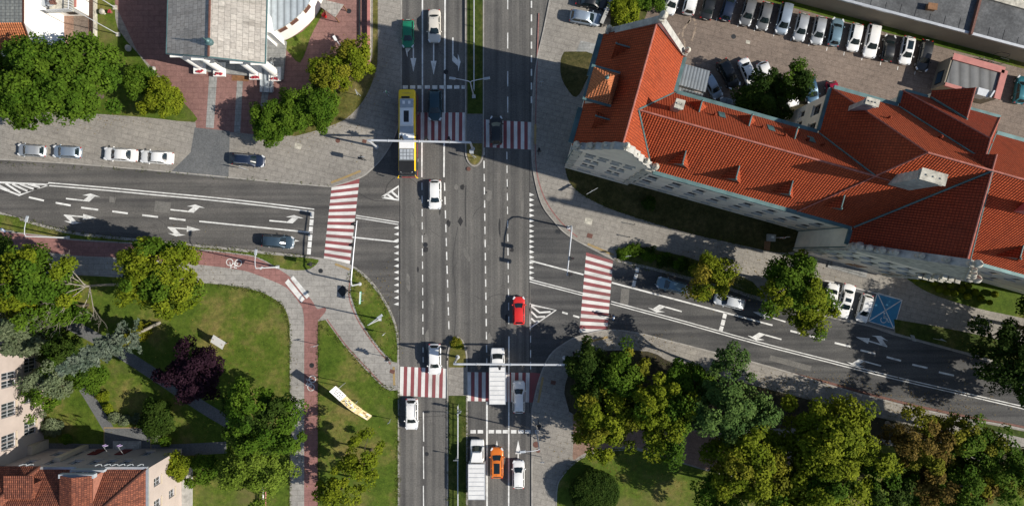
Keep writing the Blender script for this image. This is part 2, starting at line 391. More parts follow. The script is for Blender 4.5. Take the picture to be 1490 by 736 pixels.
sheet('lawn', [(543, -120), (550, -120), (550, 75)] + cr([(550, 75), (548, 100), (538, 130), (525, 152), (505, 172), (480, 184), (440, 196), (425, 198), (410, 190), (440, 165), (480, 140), (510, 116), (535, 98), (542, 85)], 3) + [(543, 60)], .15, 'grass_dry', .05)
sheet('brick_yard', [(94, -120), (141, -120), (141, 68), (94, 68)], Z1, 'paver_pink', .04)
sheet('yard_paving', [(108, -120), (129, -120), (129, 68), (108, 68)], Z2, 'paver_lot', .04)
# north-east: lawn below the school, yard with parked cars
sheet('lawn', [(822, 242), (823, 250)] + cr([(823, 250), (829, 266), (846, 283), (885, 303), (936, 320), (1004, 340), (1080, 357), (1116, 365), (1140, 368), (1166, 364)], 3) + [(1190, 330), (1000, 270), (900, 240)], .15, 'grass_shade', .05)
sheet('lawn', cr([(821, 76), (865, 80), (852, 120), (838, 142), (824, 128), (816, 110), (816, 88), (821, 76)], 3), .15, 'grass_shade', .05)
sheet('yard', [(885, -120), (880, 20), (930, 80), (1000, 150), (1190, 205), (1440, 270), (1760, 360), (1760, -120)], Z1, 'paver_lot', .04)
sheet('bay_paving', [(845, 60), (875, 66), (862, 84), (838, 76)], Z1 + .003, 'slab_grey', .03)
wl = lambda o, a, b_: [(x, 58 + (x - 1361) * .264 + o) for x in (a, b_)]
sheet('lawn', wl(-2, 1080, 1700) + wl(9, 1080, 1700)[::-1], .15, 'grass', .05)
sheet('lawn', [(890, -120), (888, 40), (935, 35), (945, 10), (960, -120)], .15, 'grass_lush', .05)
sheet('planting_bed', [(1050, 165), (1085, 118), (1185, 128), (1195, 190), (1120, 190)], .15, 'earth', .05)
# south verge of the school pavement
sheet('verge', cr([(897, 370), (915, 357), (945, 362), (1000, 374), (1050, 392), (1095, 410), (1106, 432), (1060, 417), (1004, 403), (950, 389), (897, 376)], 2), .15, 'grass_lush', .05)
sheet('verge', [(1300, 464), (1360, 474), (1420, 486), (1500, 505), (1500, 541), (1420, 516), (1302, 484)], .15, 'grass_lush', .05)
sheet('lawn', cr([(1316, 403), (1340, 420), (1370, 433), (1420, 448), (1490, 463), (1560, 480)], 3) + [(1620, 400), (1400, 350)], .15, 'grass', .05)
sheet('parking_bays', [(1184, 410), (1276, 425), (1312, 436), (1300, 482), (1265, 472), (1195, 457)], .13, 'drive', .04)
# south-west park
sheet('bike_path', cr([(-250, 322), (0, 337), (100, 349), (197, 355), (300, 365), (345, 370), (370, 374), (390, 383), (405, 391), (423, 403), (442, 423), (455, 438), (462, 449), (473, 447), (474, 453), (463, 466)], 3) + [(463, 860), (443, 860)] + cr([(443, 470), (441, 450), (434, 438), (420, 421), (405, 412), (375, 400), (352, 393), (300, 386), (194, 376), (100, 371), (0, 358), (-250, 345)], 3), Z1, 'bike_red', .03)
sheet('verge', cr([(-250, 302), (0, 312), (30, 321), (75, 334), (119, 343), (209, 352), (300, 361), (400, 371), (455, 376), (464, 380), (452, 391), (430, 393), (405, 389), (390, 381), (370, 372), (345, 368), (300, 363), (197, 353), (100, 347), (0, 335), (-250, 320)], 2), .15, 'grass', .05)
park = cr([(-250, 388), (0, 396), (150, 402), (300, 412), (340, 416), (375, 423), (395, 432), (410, 443), (419, 458), (422, 475)], 3) + [(422, 860), (-250, 860)]
sheet('lawn', park, .15, 'grass', .05)
sheet('lawn', [(463, 467), (474, 465), (500, 501), (530, 535), (556, 562), (568, 568), (579, 567), (579, 860), (463, 860)], .15, 'grass', .05)
sheet('lawn', [(512, 397), (511, 429), (520, 457), (538, 487), (556, 510), (572, 526), (578, 527)] + cr([(578, 527), (578, 500), (573, 470), (559, 440), (538, 411), (518, 393), (512, 390)], 3), .15, 'grass', .05)
def path(pts, w, m_='drive', z=.16):
    mb = MB(); band(mb, G(cr(pts, 4)), w, z, 0, .05); return tag(mb.build('footpath', m_), kind='structure')
path([(85, 462), (115, 478), (150, 497), (188, 520), (243, 556), (290, 588), (335, 615)], 1.7)
path([(112, 548), (128, 572), (145, 600), (163, 630)], 1.5)
path([(55, 652), (160, 654), (250, 654), (330, 650)], 1.7, 'drive', .163)
sheet('terrace', [(153, 622), (220, 622), (220, 654), (153, 654)], .17, 'drive', .05)
tb = MB(); band(tb, G([(152.5, 654), (152.5, 621.5), (220.5, 621.5), (220.5, 654)]), .14, .176); tag(tb.build('terrace_border', 'yellow_paint'), kind='structure')
# south-east park
sheet('lawn', cr([(821, 572), (824, 553), (838, 527), (870, 511), (943, 511), (981, 529), (1060, 551), (1150, 574), (1300, 612), (1420, 640), (1490, 652), (1760, 700)], 3) + [(1760, 720), (1490, 680), (1200, 620), (1060, 625), (930, 625), (850, 612), (828, 598)], .15, 'earth', .05)
sheet('park_path', cr([(833, 600), (834, 645), (834, 668), (848, 660), (880, 652), (930, 651), (1020, 680), (1090, 690), (1150, 670), (1100, 640), (1000, 625), (900, 615)], 3), Z1, 'paver_pink', .03)
sheet('lawn', cr([(811, 800), (810, 715), (820, 690), (841, 669), (870, 657), (920, 653), (1020, 682), (1090, 695), (1150, 676)], 3) + [(1250, 640), (1490, 682), (1760, 725), (1760, 860), (811, 860)], .15, 'grass', .05)
kerb(cr([(811, 800), (810, 715), (820, 690), (841, 669), (870, 657), (920, 653)], 4), w=.12, z=.16, name='lawn_edging')
sheet('verge', [(1420, 613), (1490, 627), (1600, 650), (1600, 662), (1490, 637), (1425, 622)], .15, 'grass_lush', .05)
# narrow red edging of the pavements
ed = MB()
for p in ([(774 + 10, 20), (781, 110), (779, 200), (781, 250), (793, 290), (815, 322), (840, 345)], [(511, 400), (508, 430), (518, 460), (536, 489), (554, 513), (569, 529)], [(476, 464), (502, 500), (532, 533), (558, 560)]): band(ed, G(cr(p, 3)), .18, Z1 + .002)
tag(ed.build('edging', 'bike_red'), kind='structure')
# tactile strips
tc = MB()
for p in ([(482, 266), (503, 258), (525, 249)], [(488, 384), (509, 392)], [(779, 181), (778.5, 210)], [(855, 355), (893, 371)], [(848, 499), (884, 490)], [(790, 548), (783, 585)], [(573, 533), (574, 560)]): band(tc, G(p), .32, Z1 + .004)
tag(tc.build('tactile_strip', 'yellow_paint'), kind='structure')
# ------------------------------------------------------------------ road markings
ZM = .012
def mark(name, pls, m_, z=ZM):
    mb = MB()
    for p in pls: mb.poly([(*q, z) for q in (G(p) if True else p)])
    return tag(mb.build(name, m_), kind='structure')
def qline(a, b_, w):
    L, Rr = strip_pts(G([a, b_]), w); return [(*L[0],), (*L[1],), (*Rr[1],), (*Rr[0],)]
lm = MB()
def ln(pts, w=.14):
    band(lm, G(pts), w, ZM)
def dash(x0, y0, x1, y1, n, on=.55, w=.14):
    for i in range(n):
        a = i / n; b_ = (i + on) / n
        ln([(x0 + (x1 - x0) * a, y0 + (y1 - y0) * a), (x0 + (x1 - x0) * b_, y0 + (y1 - y0) * b_)], w)
ln([(614.7, -120), (614.7, 164)], .2); ln([(614, 207), (613.8, 258)], .2); ln([(648, -120), (647, 165)], .24); ln([(646.3, 207), (646, 258)], .24)
dash(614, 266, 615.5, 495, 12); dash(615.5, 505, 615.8, 533, 2); dash(646.8, 266, 653.5, 487, 11, .58, .17)
dash(704, 215, 708.5, 540, 17, .56, .17); dash(737.5, 221, 740.5, 480, 13, .55)
for y in ((-60, -38), (0, 14), (48, 71), (104, 126), (141, 164)): ln([(738.8, y[0]), (738.8, y[1])])
for i in range(9): ln([(773.3, -18 + i * 19.8), (773.3, -8 + i * 19.8)], .2)
ln([(708.5, 584), (708.8, 860)], .24); ln([(740.5, 489), (740, 860)], .2)
for y in ((599, 642), (649, 696), (706, 748)): ln([(616, y[0]), (616.5, y[1])])
for y in ((488, 498), (509, 520), (526, 537)): ln([(772, y[0]), (772, y[1])])
ln([(771.5, 441), (771.5, 480)], .17)
def dbl(pts, o=.16, w=.13):
    L, Rr = strip_pts(G(pts), 2 * o); band(lm, L, w, ZM); band(lm, Rr, w, ZM)
dbl(cr([(70, 268), (149, 274.5), (224, 281.5), (300, 288.5), (380, 297), (457, 306.5)], 3), .2, .16); dbl([(518, 315), (580, 325)], .16)
ln([(290, 322), (455, 338.5)], .2); ln([(512, 345), (579, 352)], .2)
for a in ((42, 287, 64, 292), (81, 295, 103, 299), (118, 302, 143, 305.3), (163.5, 307.5, 186, 310.5), (207, 313, 230, 315.7), (246.5, 317.5, 270, 320.3)): ln([a[:2], a[2:]], .26)
dbl([(771, 408), (848, 428)]); dbl(cr([(889, 440), (1000, 470), (1100, 498), (1200, 523.5), (1300, 549), (1400, 572), (1456, 585), (1600, 618)], 3), .17)
ln([(771, 379), (849, 399.5)], .2); ln([(890, 411), (1000, 440), (1124, 473)], .22)
for a in ((1150, 481, 1166, 485), (1178, 488.5, 1200, 493.5), (1214.5, 498.5, 1237.5, 504), (1252, 509, 1274, 514.5), (1290, 519, 1311, 524.5), (1327.5, 530, 1349.5, 535), (818, 454, 826, 456.5), (834, 459, 843, 461.5), (1366, 541, 1388, 546)): ln([a[:2], a[2:]], .26)
for i in range(9): ln([(586 + i * 10.7, 127), (593.5 + i * 10.7, 127)], .5)          # stop lines
for x in (684.5, 695, 711, 721.5, 731.5, 743.5, 754, 764): ln([(x, 627.5), (x + 8, 627.5)], .5)
for i, y in enumerate((309, 319.5, 330, 341.5, 351.5, 361.5)): ln([(454.5 - i * .9, y), (453.8 - i * .9, y + 8.5)], .55)
for p in ((928, 389, 926.5, 396), (926, 398.5, 924, 406), (923.5, 408, 921.5, 417)): ln([p[:2], p[2:]], .5)
for p in ((1055.5, 455, 1053.5, 463), (1053, 465, 1051, 473), (1050.5, 474.5, 1048.5, 481)): ln([p[:2], p[2:]], .55)
tag(lm.build('lane_markings', 'white_paint'), kind='structure')
mark('yield_triangles', [[(580, 328.5 + i * 9.25), (580, 333.5 + i * 9.25), (573, 331.5 + i * 9.25)] for i in range(13)], 'white_paint')
mark('yield_triangles', [[(770.5, 280.5 + i * 7.55), (770.5, 285.8 + i * 7.55), (777.5, 283.6 + i * 7.55)] for i in range(17)], 'white_paint')
def xwalk(quad, n, first, extra=None, sfx=''):
    # quad: two long edges (a0->a1) and (b0->b1); stripes run from edge a to edge b, n in all, alternating
    a0, a1, b0, b1 = (Vector(q) for q in quad)
    mark('crosswalk_base', [[a0, a1, b1, b0]], 'cross_red' + sfx, ZM - .003)
    st = []
    for i in range(n):
        if (i + first) % 2: continue
        t0, t1 = i / n, (i + 1) / n
        st.append([a0.lerp(a1, t0), a0.lerp(a1, t1), b0.lerp(b1, t1), b0.lerp(b1, t0)])
    mark('crosswalk_stripes', st, 'cross_white' + sfx, ZM + .002)
    if extra: mark('crosswalk_base', extra, 'cross_red' + sfx, ZM - .003)
xwalk(((587, 164), (678, 164), (587, 206.5), (677.5, 206.5)), 18, 1)
xwalk(((702, 174), (773, 178), (702, 214), (773, 218)), 14, 1)
xwalk(((582.5, 533), (650, 536), (581.5, 575), (649, 579)), 13, 0)
xwalk(((680, 541), (776, 542), (680, 583), (775, 585)), 18, 0, [[(776, 542), (787, 543), (778, 583), (775, 585)]])
xwalk(((483, 268), (471, 377), (523, 262), (509, 384)), 24, 1, [[(483, 268), (523, 254), (523, 262)]], '_west')
xwalk(((853, 367), (843, 483), (892, 379), (883.5, 484)), 22, 1, None, '_west')
def arrow(kind, px, py, ang, z=ZM + .001, s=1.):
    S = [[(0, -.09), (3.0, -.09), (3.0, .09), (0, .09)], [(3.0, -.42), (5.0, 0), (3.0, .42)]]
    T = [[(0, -.1), (2.5, -.1), (2.5, .1), (0, .1)], [(2.4, -.1), (3.4, -.1), (4.15, .72), (3.25, .72)], [(2.35, .72), (4.95, .76), (3.5, 1.12)]]
    Q = [[(0.1, -.1), (1.1, -.1), (1.95, -.82), (1.0, -.82)], [(.1, -.82), (2.7, -.86), (1.35, -1.2)]]
    Pp = {'s': S, 'l': T, 'r': [[(x, -y) for x, y in p[::-1]] for p in T], 'sr': [[(0, -.09), (2.8, -.09), (2.8, .09), (0, .09)], [(2.8, -.42), (4.8, 0), (2.8, .42)]] + Q}[kind]
    o = W(px, py); a = R(ang); ca, sa = math.cos(a), math.sin(a); mb = MB()
    for p in Pp: mb.poly([(o.x + s * (x * ca - y * sa), o.y + s * (x * sa + y * ca), z) for x, y in p])
    tag(mb.build('arrow_marking', 'white_paint'), kind='structure')
for q in (('l', 96, 289, -6), ('l', 248, 305, -6), ('l', 392, 321, -5), ('sr', 93, 313, -5), ('sr', 244, 331, -4), ('s', 386, 348, -3),
          ('sr', 601.5, 57, -90), ('s', 631, 59, -90), ('l', 659, 55, -90), ('s', 754, 690, 90), ('s', 723, 690, 90),
          ('l', 992, 453, 164.5), ('l', 1137, 493.5, 164.5), ('l', 1282, 532, 164.5), ('s', 1143, 468, 163), ('sr', 1291, 504, 163), ('s', 1000, 426, 165)): arrow(*q)
def hatch(outline, bars, w=.3):
    mb = MB(); band(mb, G(outline + [outline[0]]), w, ZM)
    for b_ in bars: band(mb, G(b_), w, ZM + .002)
    tag(mb.build('hatch_marking', 'white_paint'), kind='structure')
hatch([(556, 287), (580, 271), (580, 291)], [[(564, 283), (572, 289)], [(570, 279), (579, 287)]])
hatch([(771.5, 443), (809, 451), (772.5, 476)], [[(773, 445), (785, 454.5), (801, 453.5)], [(773, 453), (781, 461), (793, 460.5)], [(773, 463), (778, 467.5), (785, 467)]], .26)
hatch([(-30, 264), (72, 269), (28, 284), (-30, 262)], [[(8, 267), (30, 281)], [(18, 268), (40, 278)], [(29, 268), (49, 275)], [(41, 268), (58, 272.5)], [(-8, 266), (14, 278)]], .28)
mark('zebra_marking', [[(415, 411), (420, 405.5), (444, 435), (439, 440)], [(423, 405), (427, 401), (451, 430), (446.5, 434.5)]], 'white_paint', Z1 + .008)
def ring(mb, c, r, w, z, n=16, a0=0, a1=2 * PI):
    p = [(c[0] + r * math.cos(t), c[1] + r * math.sin(t)) for t in np.linspace(a0, a1, n)]; band(mb, p, w, z)
def bicycle(px, py, ang):
    o = W(px, py); mb = MB(); a = R(ang)
    f = lambda x, y: (o.x + x * math.cos(a) - y * math.sin(a), o.y + x * math.sin(a) + y * math.cos(a))
    z = Z1 + .008
    for x in (-.62, .62): ring(mb, f(x, 0), .48, .12, z)
    for s_ in ([(-.62, 0), (-.25, .62), (.4, .62), (.02, 0), (-.62, 0)], [(.02, 0), (-.3, .72)], [(.62, 0), (.35, .85), (.55, .9)], [(-.5, .74), (-.12, .74)]): band(mb, [f(*q) for q in s_], .11, z + .002)
    tag(mb.build('bicycle_symbol', 'white_paint'), kind='structure')
bicycle(341, 382, 175); bicycle(454, 557, 80)
# blue disabled bay
mark('disabled_bay', [[(1276, 426), (1312, 436), (1300, 478), (1263, 467)]], 'blue_paint', .136)
db = MB()
for p in ([(1276, 426), (1312, 436), (1300, 478), (1263, 467), (1276, 426)], [(1276, 426), (1300, 478)], [(1312, 436), (1263, 467)]): band(db, G(p), .14, .141)
o = W(1285, 465); ring(db, (o.x, o.y), .42, .11, .143, 16, PI * .75, PI * 2.15)
for p in ([(.08, .75), (.02, .25), (.5, .22), (.68, -.35), (.85, -.3)], [(.05, .5), (.4, .46)]): band(db, [(o.x + x, o.y + y) for x, y in p], .12, .145)
db.ball((o.x + .1, o.y + .95, .142), .14, 8, 0, .02)
tag(db.build('disabled_bay_marking', 'white_paint'), kind='structure')
bl = MB()
for p in ([(1199, 408), (1206, 409), (1311, 436)], [(1206, 409), (1193, 456)]): band(bl, G(p), .12, .14)
for x in (1012, 1047, 1078, 1102, 1130, 1155, 1181, 1207, 1232, 1258, 1285, 1310, 1335):
    y = 52 + (x - 1090) * .27 - 12; band(bl, G([(x - 4, y - 2), (x - 5, y + 3)]), .12, .14)
tag(bl.build('parking_lines', 'cross_white'), kind='structure')
# repairs in the asphalt, tar seams and covers
random.seed(3)
pt = MB(); tp = MB()
def blob(mb, cx, cy, rx, ry, z, rot=0, n=11, j=.25):
    p = []
    for i in range(n):
        t = 2 * PI * i / n; r = 1 + random.uniform(-j, j); x, y = rx * r * math.cos(t), ry * r * math.sin(t)
        p.append((cx + x * math.cos(rot) - y * math.sin(rot), cy + x * math.sin(rot) + y * math.cos(rot)))
    mb.prism(G(p), z - .003, z, bottom=False)
for q in ((711, 284, 5, 9), (679, 371, 3, 10, -.4), (706, 352, 3, 5), (710, 360, 2.5, 4), (738, 392, 2, 8), (741, 421, 3, 5), (713, 497, 4, 12), (622, 492, 3, 15), (620, 352, 4, 12), (664, 272, 3, 4), (772, 376, 4, 16), (616, 336, 3, 7), (600, 322, 3, 9), (735, 545, 4, 9), (645, 540, 3, 8), (594, 410, 3, 14), (760, 300, 2, 22), (629, 440, 2, 16)): blob(pt, *q[:4], .008, *(q[4:] or (0,)))
for q in ((670, 322, 4.2, 7.5, 0, 4, .05), (673, 272, 3, 4), (619, 363, 4, 4), (653, 325, 3, 5), (706, 280, 3, 3), (738, 268, 2, 6), (745, 364, 3, 3), (608, 392, 1.6, 4), (737, 466, 2, 9), (700, 668, 1.5, 22), (590, 560, 1.5, 14), (640, 300, 1.2, 12), (727, 330, 1.5, 15)): blob(tp, *q[:4], .0085, *(q[4:] or ()))
band(tp, G(cr([(678, 270), (677, 300), (678, 330)], 3)), .1, .0087); band(tp, G(cr([(560, 290), (563, 270), (575, 258)], 3)), .09, .0087)
band(tp, G([(771.5, -60), (771, 240), (770, 440), (771, 600)]), .09, .0087); band(tp, G([(581.5, 262), (581.5, 530)]), .09, .0087); band(tp, G(cr([(520, 280), (545, 292), (583, 291)], 3)), .08, .0087)
band(tp, G(cr([(660, 500), (664, 440), (659, 380), (666, 330)], 4)), .05, .0086); band(tp, G(cr([(584, 605), (600, 607), (650, 604)], 3)), .05, .0086); band(tp, G(cr([(690, 430), (706, 436), (724, 428), (770, 433)], 3)), .05, .0086)
band(pt, G([(225, 300), (248, 303)]), 1.6, .0082); band(pt, G([(159, 290), (168, 291)]), .8, .0082); band(pt, G([(672, 60), (672, 92)]), .9, .0082); band(pt, G([(910, 420), (908, 445)]), 1.2, .0082); band(pt, G([(1120, 520), (1180, 536)]), .8, .0082)
random.seed(12)
for i in range(26):                             # fine cracks
    x, y = random.choice(((random.uniform(585, 770), random.uniform(0, 736)), (random.uniform(585, 770), random.uniform(250, 540)), (random.uniform(30, 570), random.uniform(262, 340)))); a = random.uniform(0, PI); p = [(x, y)]
    for k in range(random.randint(4, 9)): a += random.uniform(-.5, .5); p.append((p[-1][0] + 5 * math.cos(a), p[-1][1] + 5 * math.sin(a)))
    band(tp, G(p), random.uniform(.02, .045), .0084)
tag(pt.build('asphalt_repairs', 'asphalt_patch'), kind='structure'); tag(tp.build('tar_patches', 'tar'), kind='structure')
def cover(px, py, r, m_, z, sq=False):
    mb = MB(); o = W(px, py)
    if sq: mb.box((0, 0, 0), (2 * r, 1.6 * r, .012), R(-14)); mb.box((0, 0, .012), (.8 * r, .5 * r, .006), R(-14))
    else: mb.lathe((0, 0, 0), [(r, 0), (r, .01), (r * .8, .012), (r * .78, .008)], 18)
    tag(mb.build('manhole_cover', m_, loc=(o.x, o.y, z)), kind='structure')
for q in ((619, 356, .35, 'dark_metal', .009), (649, 105, .36, 'tar', .009), (454, 531, .35, 'dark_metal', Z2), (467, 394, .33, 'dark_metal', Z2), (492, 205, .34, 'rust', Z2), (530.5, 206, .3, 'rust', Z2, 1), (434, 213, .5, 'stone', Z2, 1), (856, 322, .55, 'stone', Z2, 1),
          (858, 343, .4, 'rust', Z2, 1), (812, 337, .35, 'dark_metal', .009, 1), (805, 556, .36, 'rust', Z2, 1), (682, 246, .3, 'rust', .13), (621, 660, .3, 'dark_metal', .009), (571, 540, .35, 'rust', Z2, 1), (508, 17, .36, 'dark_metal', Z2), (1067, 54, .35, 'dark_metal', Z2), (1088, 62, .3, 'stone', Z2, 1), (780, 646, .45, 'rust', Z2), (783, 655, .3, 'rust', Z2)): cover(*q)
sn = MB(); random.seed(6)
for p in ([(990, 82), (996, 66), (993, 48), (1004, 30)], [(986, 52), (998, 38), (1008, 22), (1012, 14)], [(1006, 60), (1012, 40), (1009, 26)]):
    q = cr(p, 6)
    for i in range(len(q) - 1):
        if random.random() < .8: band(sn, G([q[i], q[i + 1]]), random.uniform(.12, .35), Z1 + .004)
tag(sn.build('sand_traces', 'sand'), kind='structure')
tp2 = MB(); blob(tp2, 499, 423, 8, 9, Z1 + .004, 0, 4, .03); tag(tp2.build('pavement_patch', 'tar'), kind='structure')
dm = MB(); dm.prism(G([(338, 110), (362, 111), (362, 119), (338, 118)]), .12, .17); tag(dm.build('doormat', 'wood'), 'brown mat in front of the church portico', 'mat')
# ------------------------------------------------------------------ buildings
def wallh(mb, a, b_, z0, z1, holes=(), dep=.22, mi=0):
    # upright wall from a to b (outside on the right hand), real openings with reveals
    a, b_ = Vector(a), Vector(b_); L = (b_ - a).length; d = (b_ - a) / L; nin = Vector((-d.y, d.x))
    P = lambda s, z, q=0.: (a.x + d.x * s + nin.x * q, a.y + d.y * s + nin.y * q, z)
    xs = sorted({0., L, *[h[0] for h in holes], *[h[1] for h in holes]}); zs = sorted({z0, z1, *[h[2] for h in holes], *[h[3] for h in holes]})
    for i in range(len(xs) - 1):
        for j in range(len(zs) - 1):
            x, z = (xs[i] + xs[i + 1]) / 2, (zs[j] + zs[j + 1]) / 2
            if any(h[0] < x < h[1] and h[2] < z < h[3] for h in holes): continue
            mb.poly([P(xs[i], zs[j]), P(xs[i + 1], zs[j]), P(xs[i + 1], zs[j + 1]), P(xs[i], zs[j + 1])], mi)
    for x0, x1, y0, y1 in [h[:4] for h in holes]:
        for q in (((x0, y0), (x1, y0)), ((x1, y0), (x1, y1)), ((x1, y1), (x0, y1)), ((x0, y1), (x0, y0))):
            mb.poly([P(*q[0]), P(*q[1]), P(*q[1], dep), P(*q[0], dep)], mi)
WC = {}
def window(parent, a, b_, h, frame='white_metal', dep=.2, nx=2, nz=2, sill=None, pane='window_glass', name='window'):
    a, b_ = Vector(a), Vector(b_); d = (b_ - a).normalized(); nin = Vector((-d.y, d.x)); w, hh = h[1] - h[0], h[3] - h[2]
    key = (round(w, 2), round(hh, 2), frame, nx, nz, sill, pane)
    if key not in WC:
        f = MB(); t = .07
        for s_ in (-1, 1): f.box((s_ * (w / 2 - t / 2), 0, 0), (t, .07, hh))
        for z in (0, hh - t): f.box((0, 0, z), (w - 2 * t, .07, t))
        for i in range(1, nx): f.box((-w / 2 + w * i / nx, 0, t), (.06, .06, hh - 2 * t))
        for i in range(1, nz): f.box((0, .002, hh * i / nz), (w - 2 * t, .05, .05))
        if sill: f.box((0, -.17, -.1), (w + .24, .36, .09), mi=1)
        g = MB(); g.poly([(-w / 2 + .05, .03, .05), (w / 2 - .05, .03, .05), (w / 2 - .05, .03, hh - .05), (-w / 2 + .05, .03, hh - .05)])
        WC[key] = (f.mesh(name, [frame, sill or frame]), g.mesh('pane', pane))
    p = a + d * ((h[0] + h[1]) / 2) + nin * dep
    o = bpy.data.objects.new(name, WC[key][0]); C.objects.link(o); o.parent = parent
    o.location = (p.x, p.y, h[2]); o.rotation_euler = (0, 0, math.atan2(d.y, d.x))
    q = bpy.data.objects.new('pane', WC[key][1]); C.objects.link(q); q.parent = o
    return o
def facade(root, mb, a, b_, z0, z1, holes, **kw):
    wallh(mb, a, b_, z0, z1, holes)
    for h in holes: window(root, a, b_, h, **kw)
def wins(xs, z, w, h): return [(x - w / 2, x + w / 2, z - h / 2, z + h / 2) for x in xs]
# ---- the school with red tiled roofs
o_ = W(822, 243); RZ = -math.atan(.28)
school = thing('school_building', 'long grey school with red tiled roofs, stone gables and copper gutters', 'school', (o_.x, o_.y, 0), RZ)
KS = 7 / 4.9; ZE = 17.0
w = MB()
hL = wins((2.0, 3.65, 5.3, 7.0), 15.2, .95, 1.7) + wins((2.2, 3.2, 5.65, 6.7), 11.2, .75, 1.6) + wins((2.2, 3.2, 5.65, 6.7), 7.0, .75, 1.9) + wins((2.2, 3.2, 5.65, 6.7), 2.2, .75, .9)
facade(school, w, (0, 0), (9.4, 0), 0, ZE, hL, frame='frame_dark', sill='stone', nz=3)
hM = wins([1.7 + 3.24 * i for i in range(8)], 9.7, 1.35, 2.3) + wins([1.7 + 3.24 * i for i in range(8)], 5.4, 1.35, 2.2) + wins([1.7 + 3.24 * i for i in range(8)], 1.5, 1.1, .7) + wins([1.7 + 3.24 * i for i in range(8)], 14., 1.2, 2.)
facade(school, w, (9.4, .35), (35.2, .35), 0, ZE, hM, frame='frame_dark', sill='stone', nz=3)
facade(school, w, (35.2, .35), (35.2, -2.6), 0, ZE, [])
hE = [h for z in (4.6, 9., 13.4) for h in wins((2., 4.4, 6.9, 9.4, 11.8), z, 1.3, 2.2) if not (z < 5 and 6 < h[0] < 10)] 
facade(school, w, (35.2, -2.6), (49., -2.6), 0, ZE, hE, frame='frame_dark', sill='stone', nz=3)
facade(school, w, (49., -2.6), (49., .35), 0, ZE, [])
facade(school, w, (49., .35), (75, .35), 0, ZE, wins([2 + 3.24 * i for i in range(4)], 9.7, 1.35, 2.3) + wins([2 + 3.24 * i for i in range(4)], 5.4, 1.35, 2.2), frame='frame_dark', sill='stone', nz=3)
wallh(w, (75, .35), (75, 15.2), 0, ZE); wallh(w, (75, 15.2), (47.8, 15.2), 0, ZE)
wallh(w, (47.8, 15.2), (47.8, 17.2), 0, ZE); wallh(w, (47.8, 17.2), (36.5, 17.2), 0, ZE); wallh(w, (36.5, 17.2), (36.5, 15.2), 0, ZE)
wallh(w, (36.5, 15.2), (28.1, 15.2), 0, ZE)
facade(school, w, (28.1, 15.2), (28.1, 9.5), 0, ZE, wins((1.6, 4.), 13.3, 1.3, 2.) + wins((1.2, 2.6, 4.), 8.8, .8, 1.4), frame='frame_dark', sill='stone')
wallh(w, (28.1, 9.5), (9.4, 9.5), 0, ZE); wallh(w, (9.4, 9.5), (9.4, 14.6), 0, ZE); wallh(w, (9.4, 14.6), (0, 14.6), 0, ZE)
facade(school, w, (0, 14.6), (0, 0), 0, ZE, wins((2., 4.5, 10.2, 12.6), 12.5, 1.1, 2.) + wins((2., 4.5, 7.2, 10.2, 12.6), 7.5, 1.1, 2.), frame='frame_dark', sill='stone')
w.build('wall', 'plaster', school)
pl = MB()
for a, b_ in (((-.06, -.06), (9.46, -.06)), ((9.46, .29), (35.14, .29)), ((35.14, -2.66), (49.06, -2.66)), ((49.06, .29), (75, .29))):
    for z, hh, dd in ((0, .9, .1), (3.3, .12, .06)):
        pl.box(((a[0] + b_[0]) / 2, a[1] + .03 - dd / 2, z), (b_[0] - a[0], dd, hh))
pl.build('string_course', 'plaster', school)
def gable_roof(name, u0, u1, v0, v1, ridge, ze, zr, axis, hip0=0., hip1=0., mat_='tile', parent=None):
    # axis 'u' or 'v' is the ridge's direction; hips at either end by how far the ridge stops short
    mb = MB()
    if axis == 'u':
        a, b_ = (u0 + hip0, ridge, zr), (u1 - hip1, ridge, zr)
        mb.poly([(u0, v0, ze), (u1, v0, ze), b_, a]); mb.poly([(u1, v1, ze), (u0, v1, ze), a, b_])
        mb.poly([(u0, v1, ze), (u0, v0, ze), a]); mb.poly([(u1, v0, ze), (u1, v1, ze), b_])
    else:
        a, b_ = (ridge, v0 + hip0, zr), (ridge, v1 - hip1, zr)
        mb.poly([(u0, v1, ze), (u0, v0, ze), a, b_]); mb.poly([(u1, v0, ze), (u1, v1, ze), b_, a])
        mb.poly([(u0, v0, ze), (u1, v0, ze), a]); mb.poly([(u1, v1, ze), (u0, v1, ze), b_])
    r = mb.build(name, mat_, parent, uv=True)
    rc = MB(); rc.tube([a, b_], .11, 6)
    for e, (c0, c1), hp in ((a, ((u0, v0), (u0, v1)) if axis == 'u' else ((u0, v0), (u1, v0)), hip0), (b_, ((u1, v0), (u1, v1)) if axis == 'u' else ((u0, v1), (u1, v1)), hip1)):
        if hp: rc.tube([e, (*c0, ze + .03)], .085, 6); rc.tube([e, (*c1, ze + .03)], .085, 6)
    rc.build('ridge_tiles', 'ridge', r)
    return r
gable_roof('roof', -.6, 9.55, .3, 14.3, 4.4, ZE, 25.1, 'v', parent=school)
gable_roof('roof', 4.9, 36, 0., 9.8, 4.9, ZE, 24., 'u', parent=school)
gable_roof('roof', 27.7, 76, -.07, 15.5, 7.715, ZE, ZE + 7.785 * KS, 'u', 7.3, 0, parent=school)
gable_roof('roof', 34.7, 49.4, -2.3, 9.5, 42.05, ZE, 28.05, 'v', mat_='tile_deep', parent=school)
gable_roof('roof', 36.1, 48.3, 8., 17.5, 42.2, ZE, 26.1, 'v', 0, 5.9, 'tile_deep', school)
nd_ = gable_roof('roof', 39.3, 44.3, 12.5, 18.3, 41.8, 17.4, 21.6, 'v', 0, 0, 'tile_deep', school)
gw = MB(); gw.poly([(39.5, 18.1, 12), (44.1, 18.1, 12), (44.1, 18.1, 17.4), (41.8, 18.1, 21.3), (39.5, 18.1, 17.4)][::-1]); 
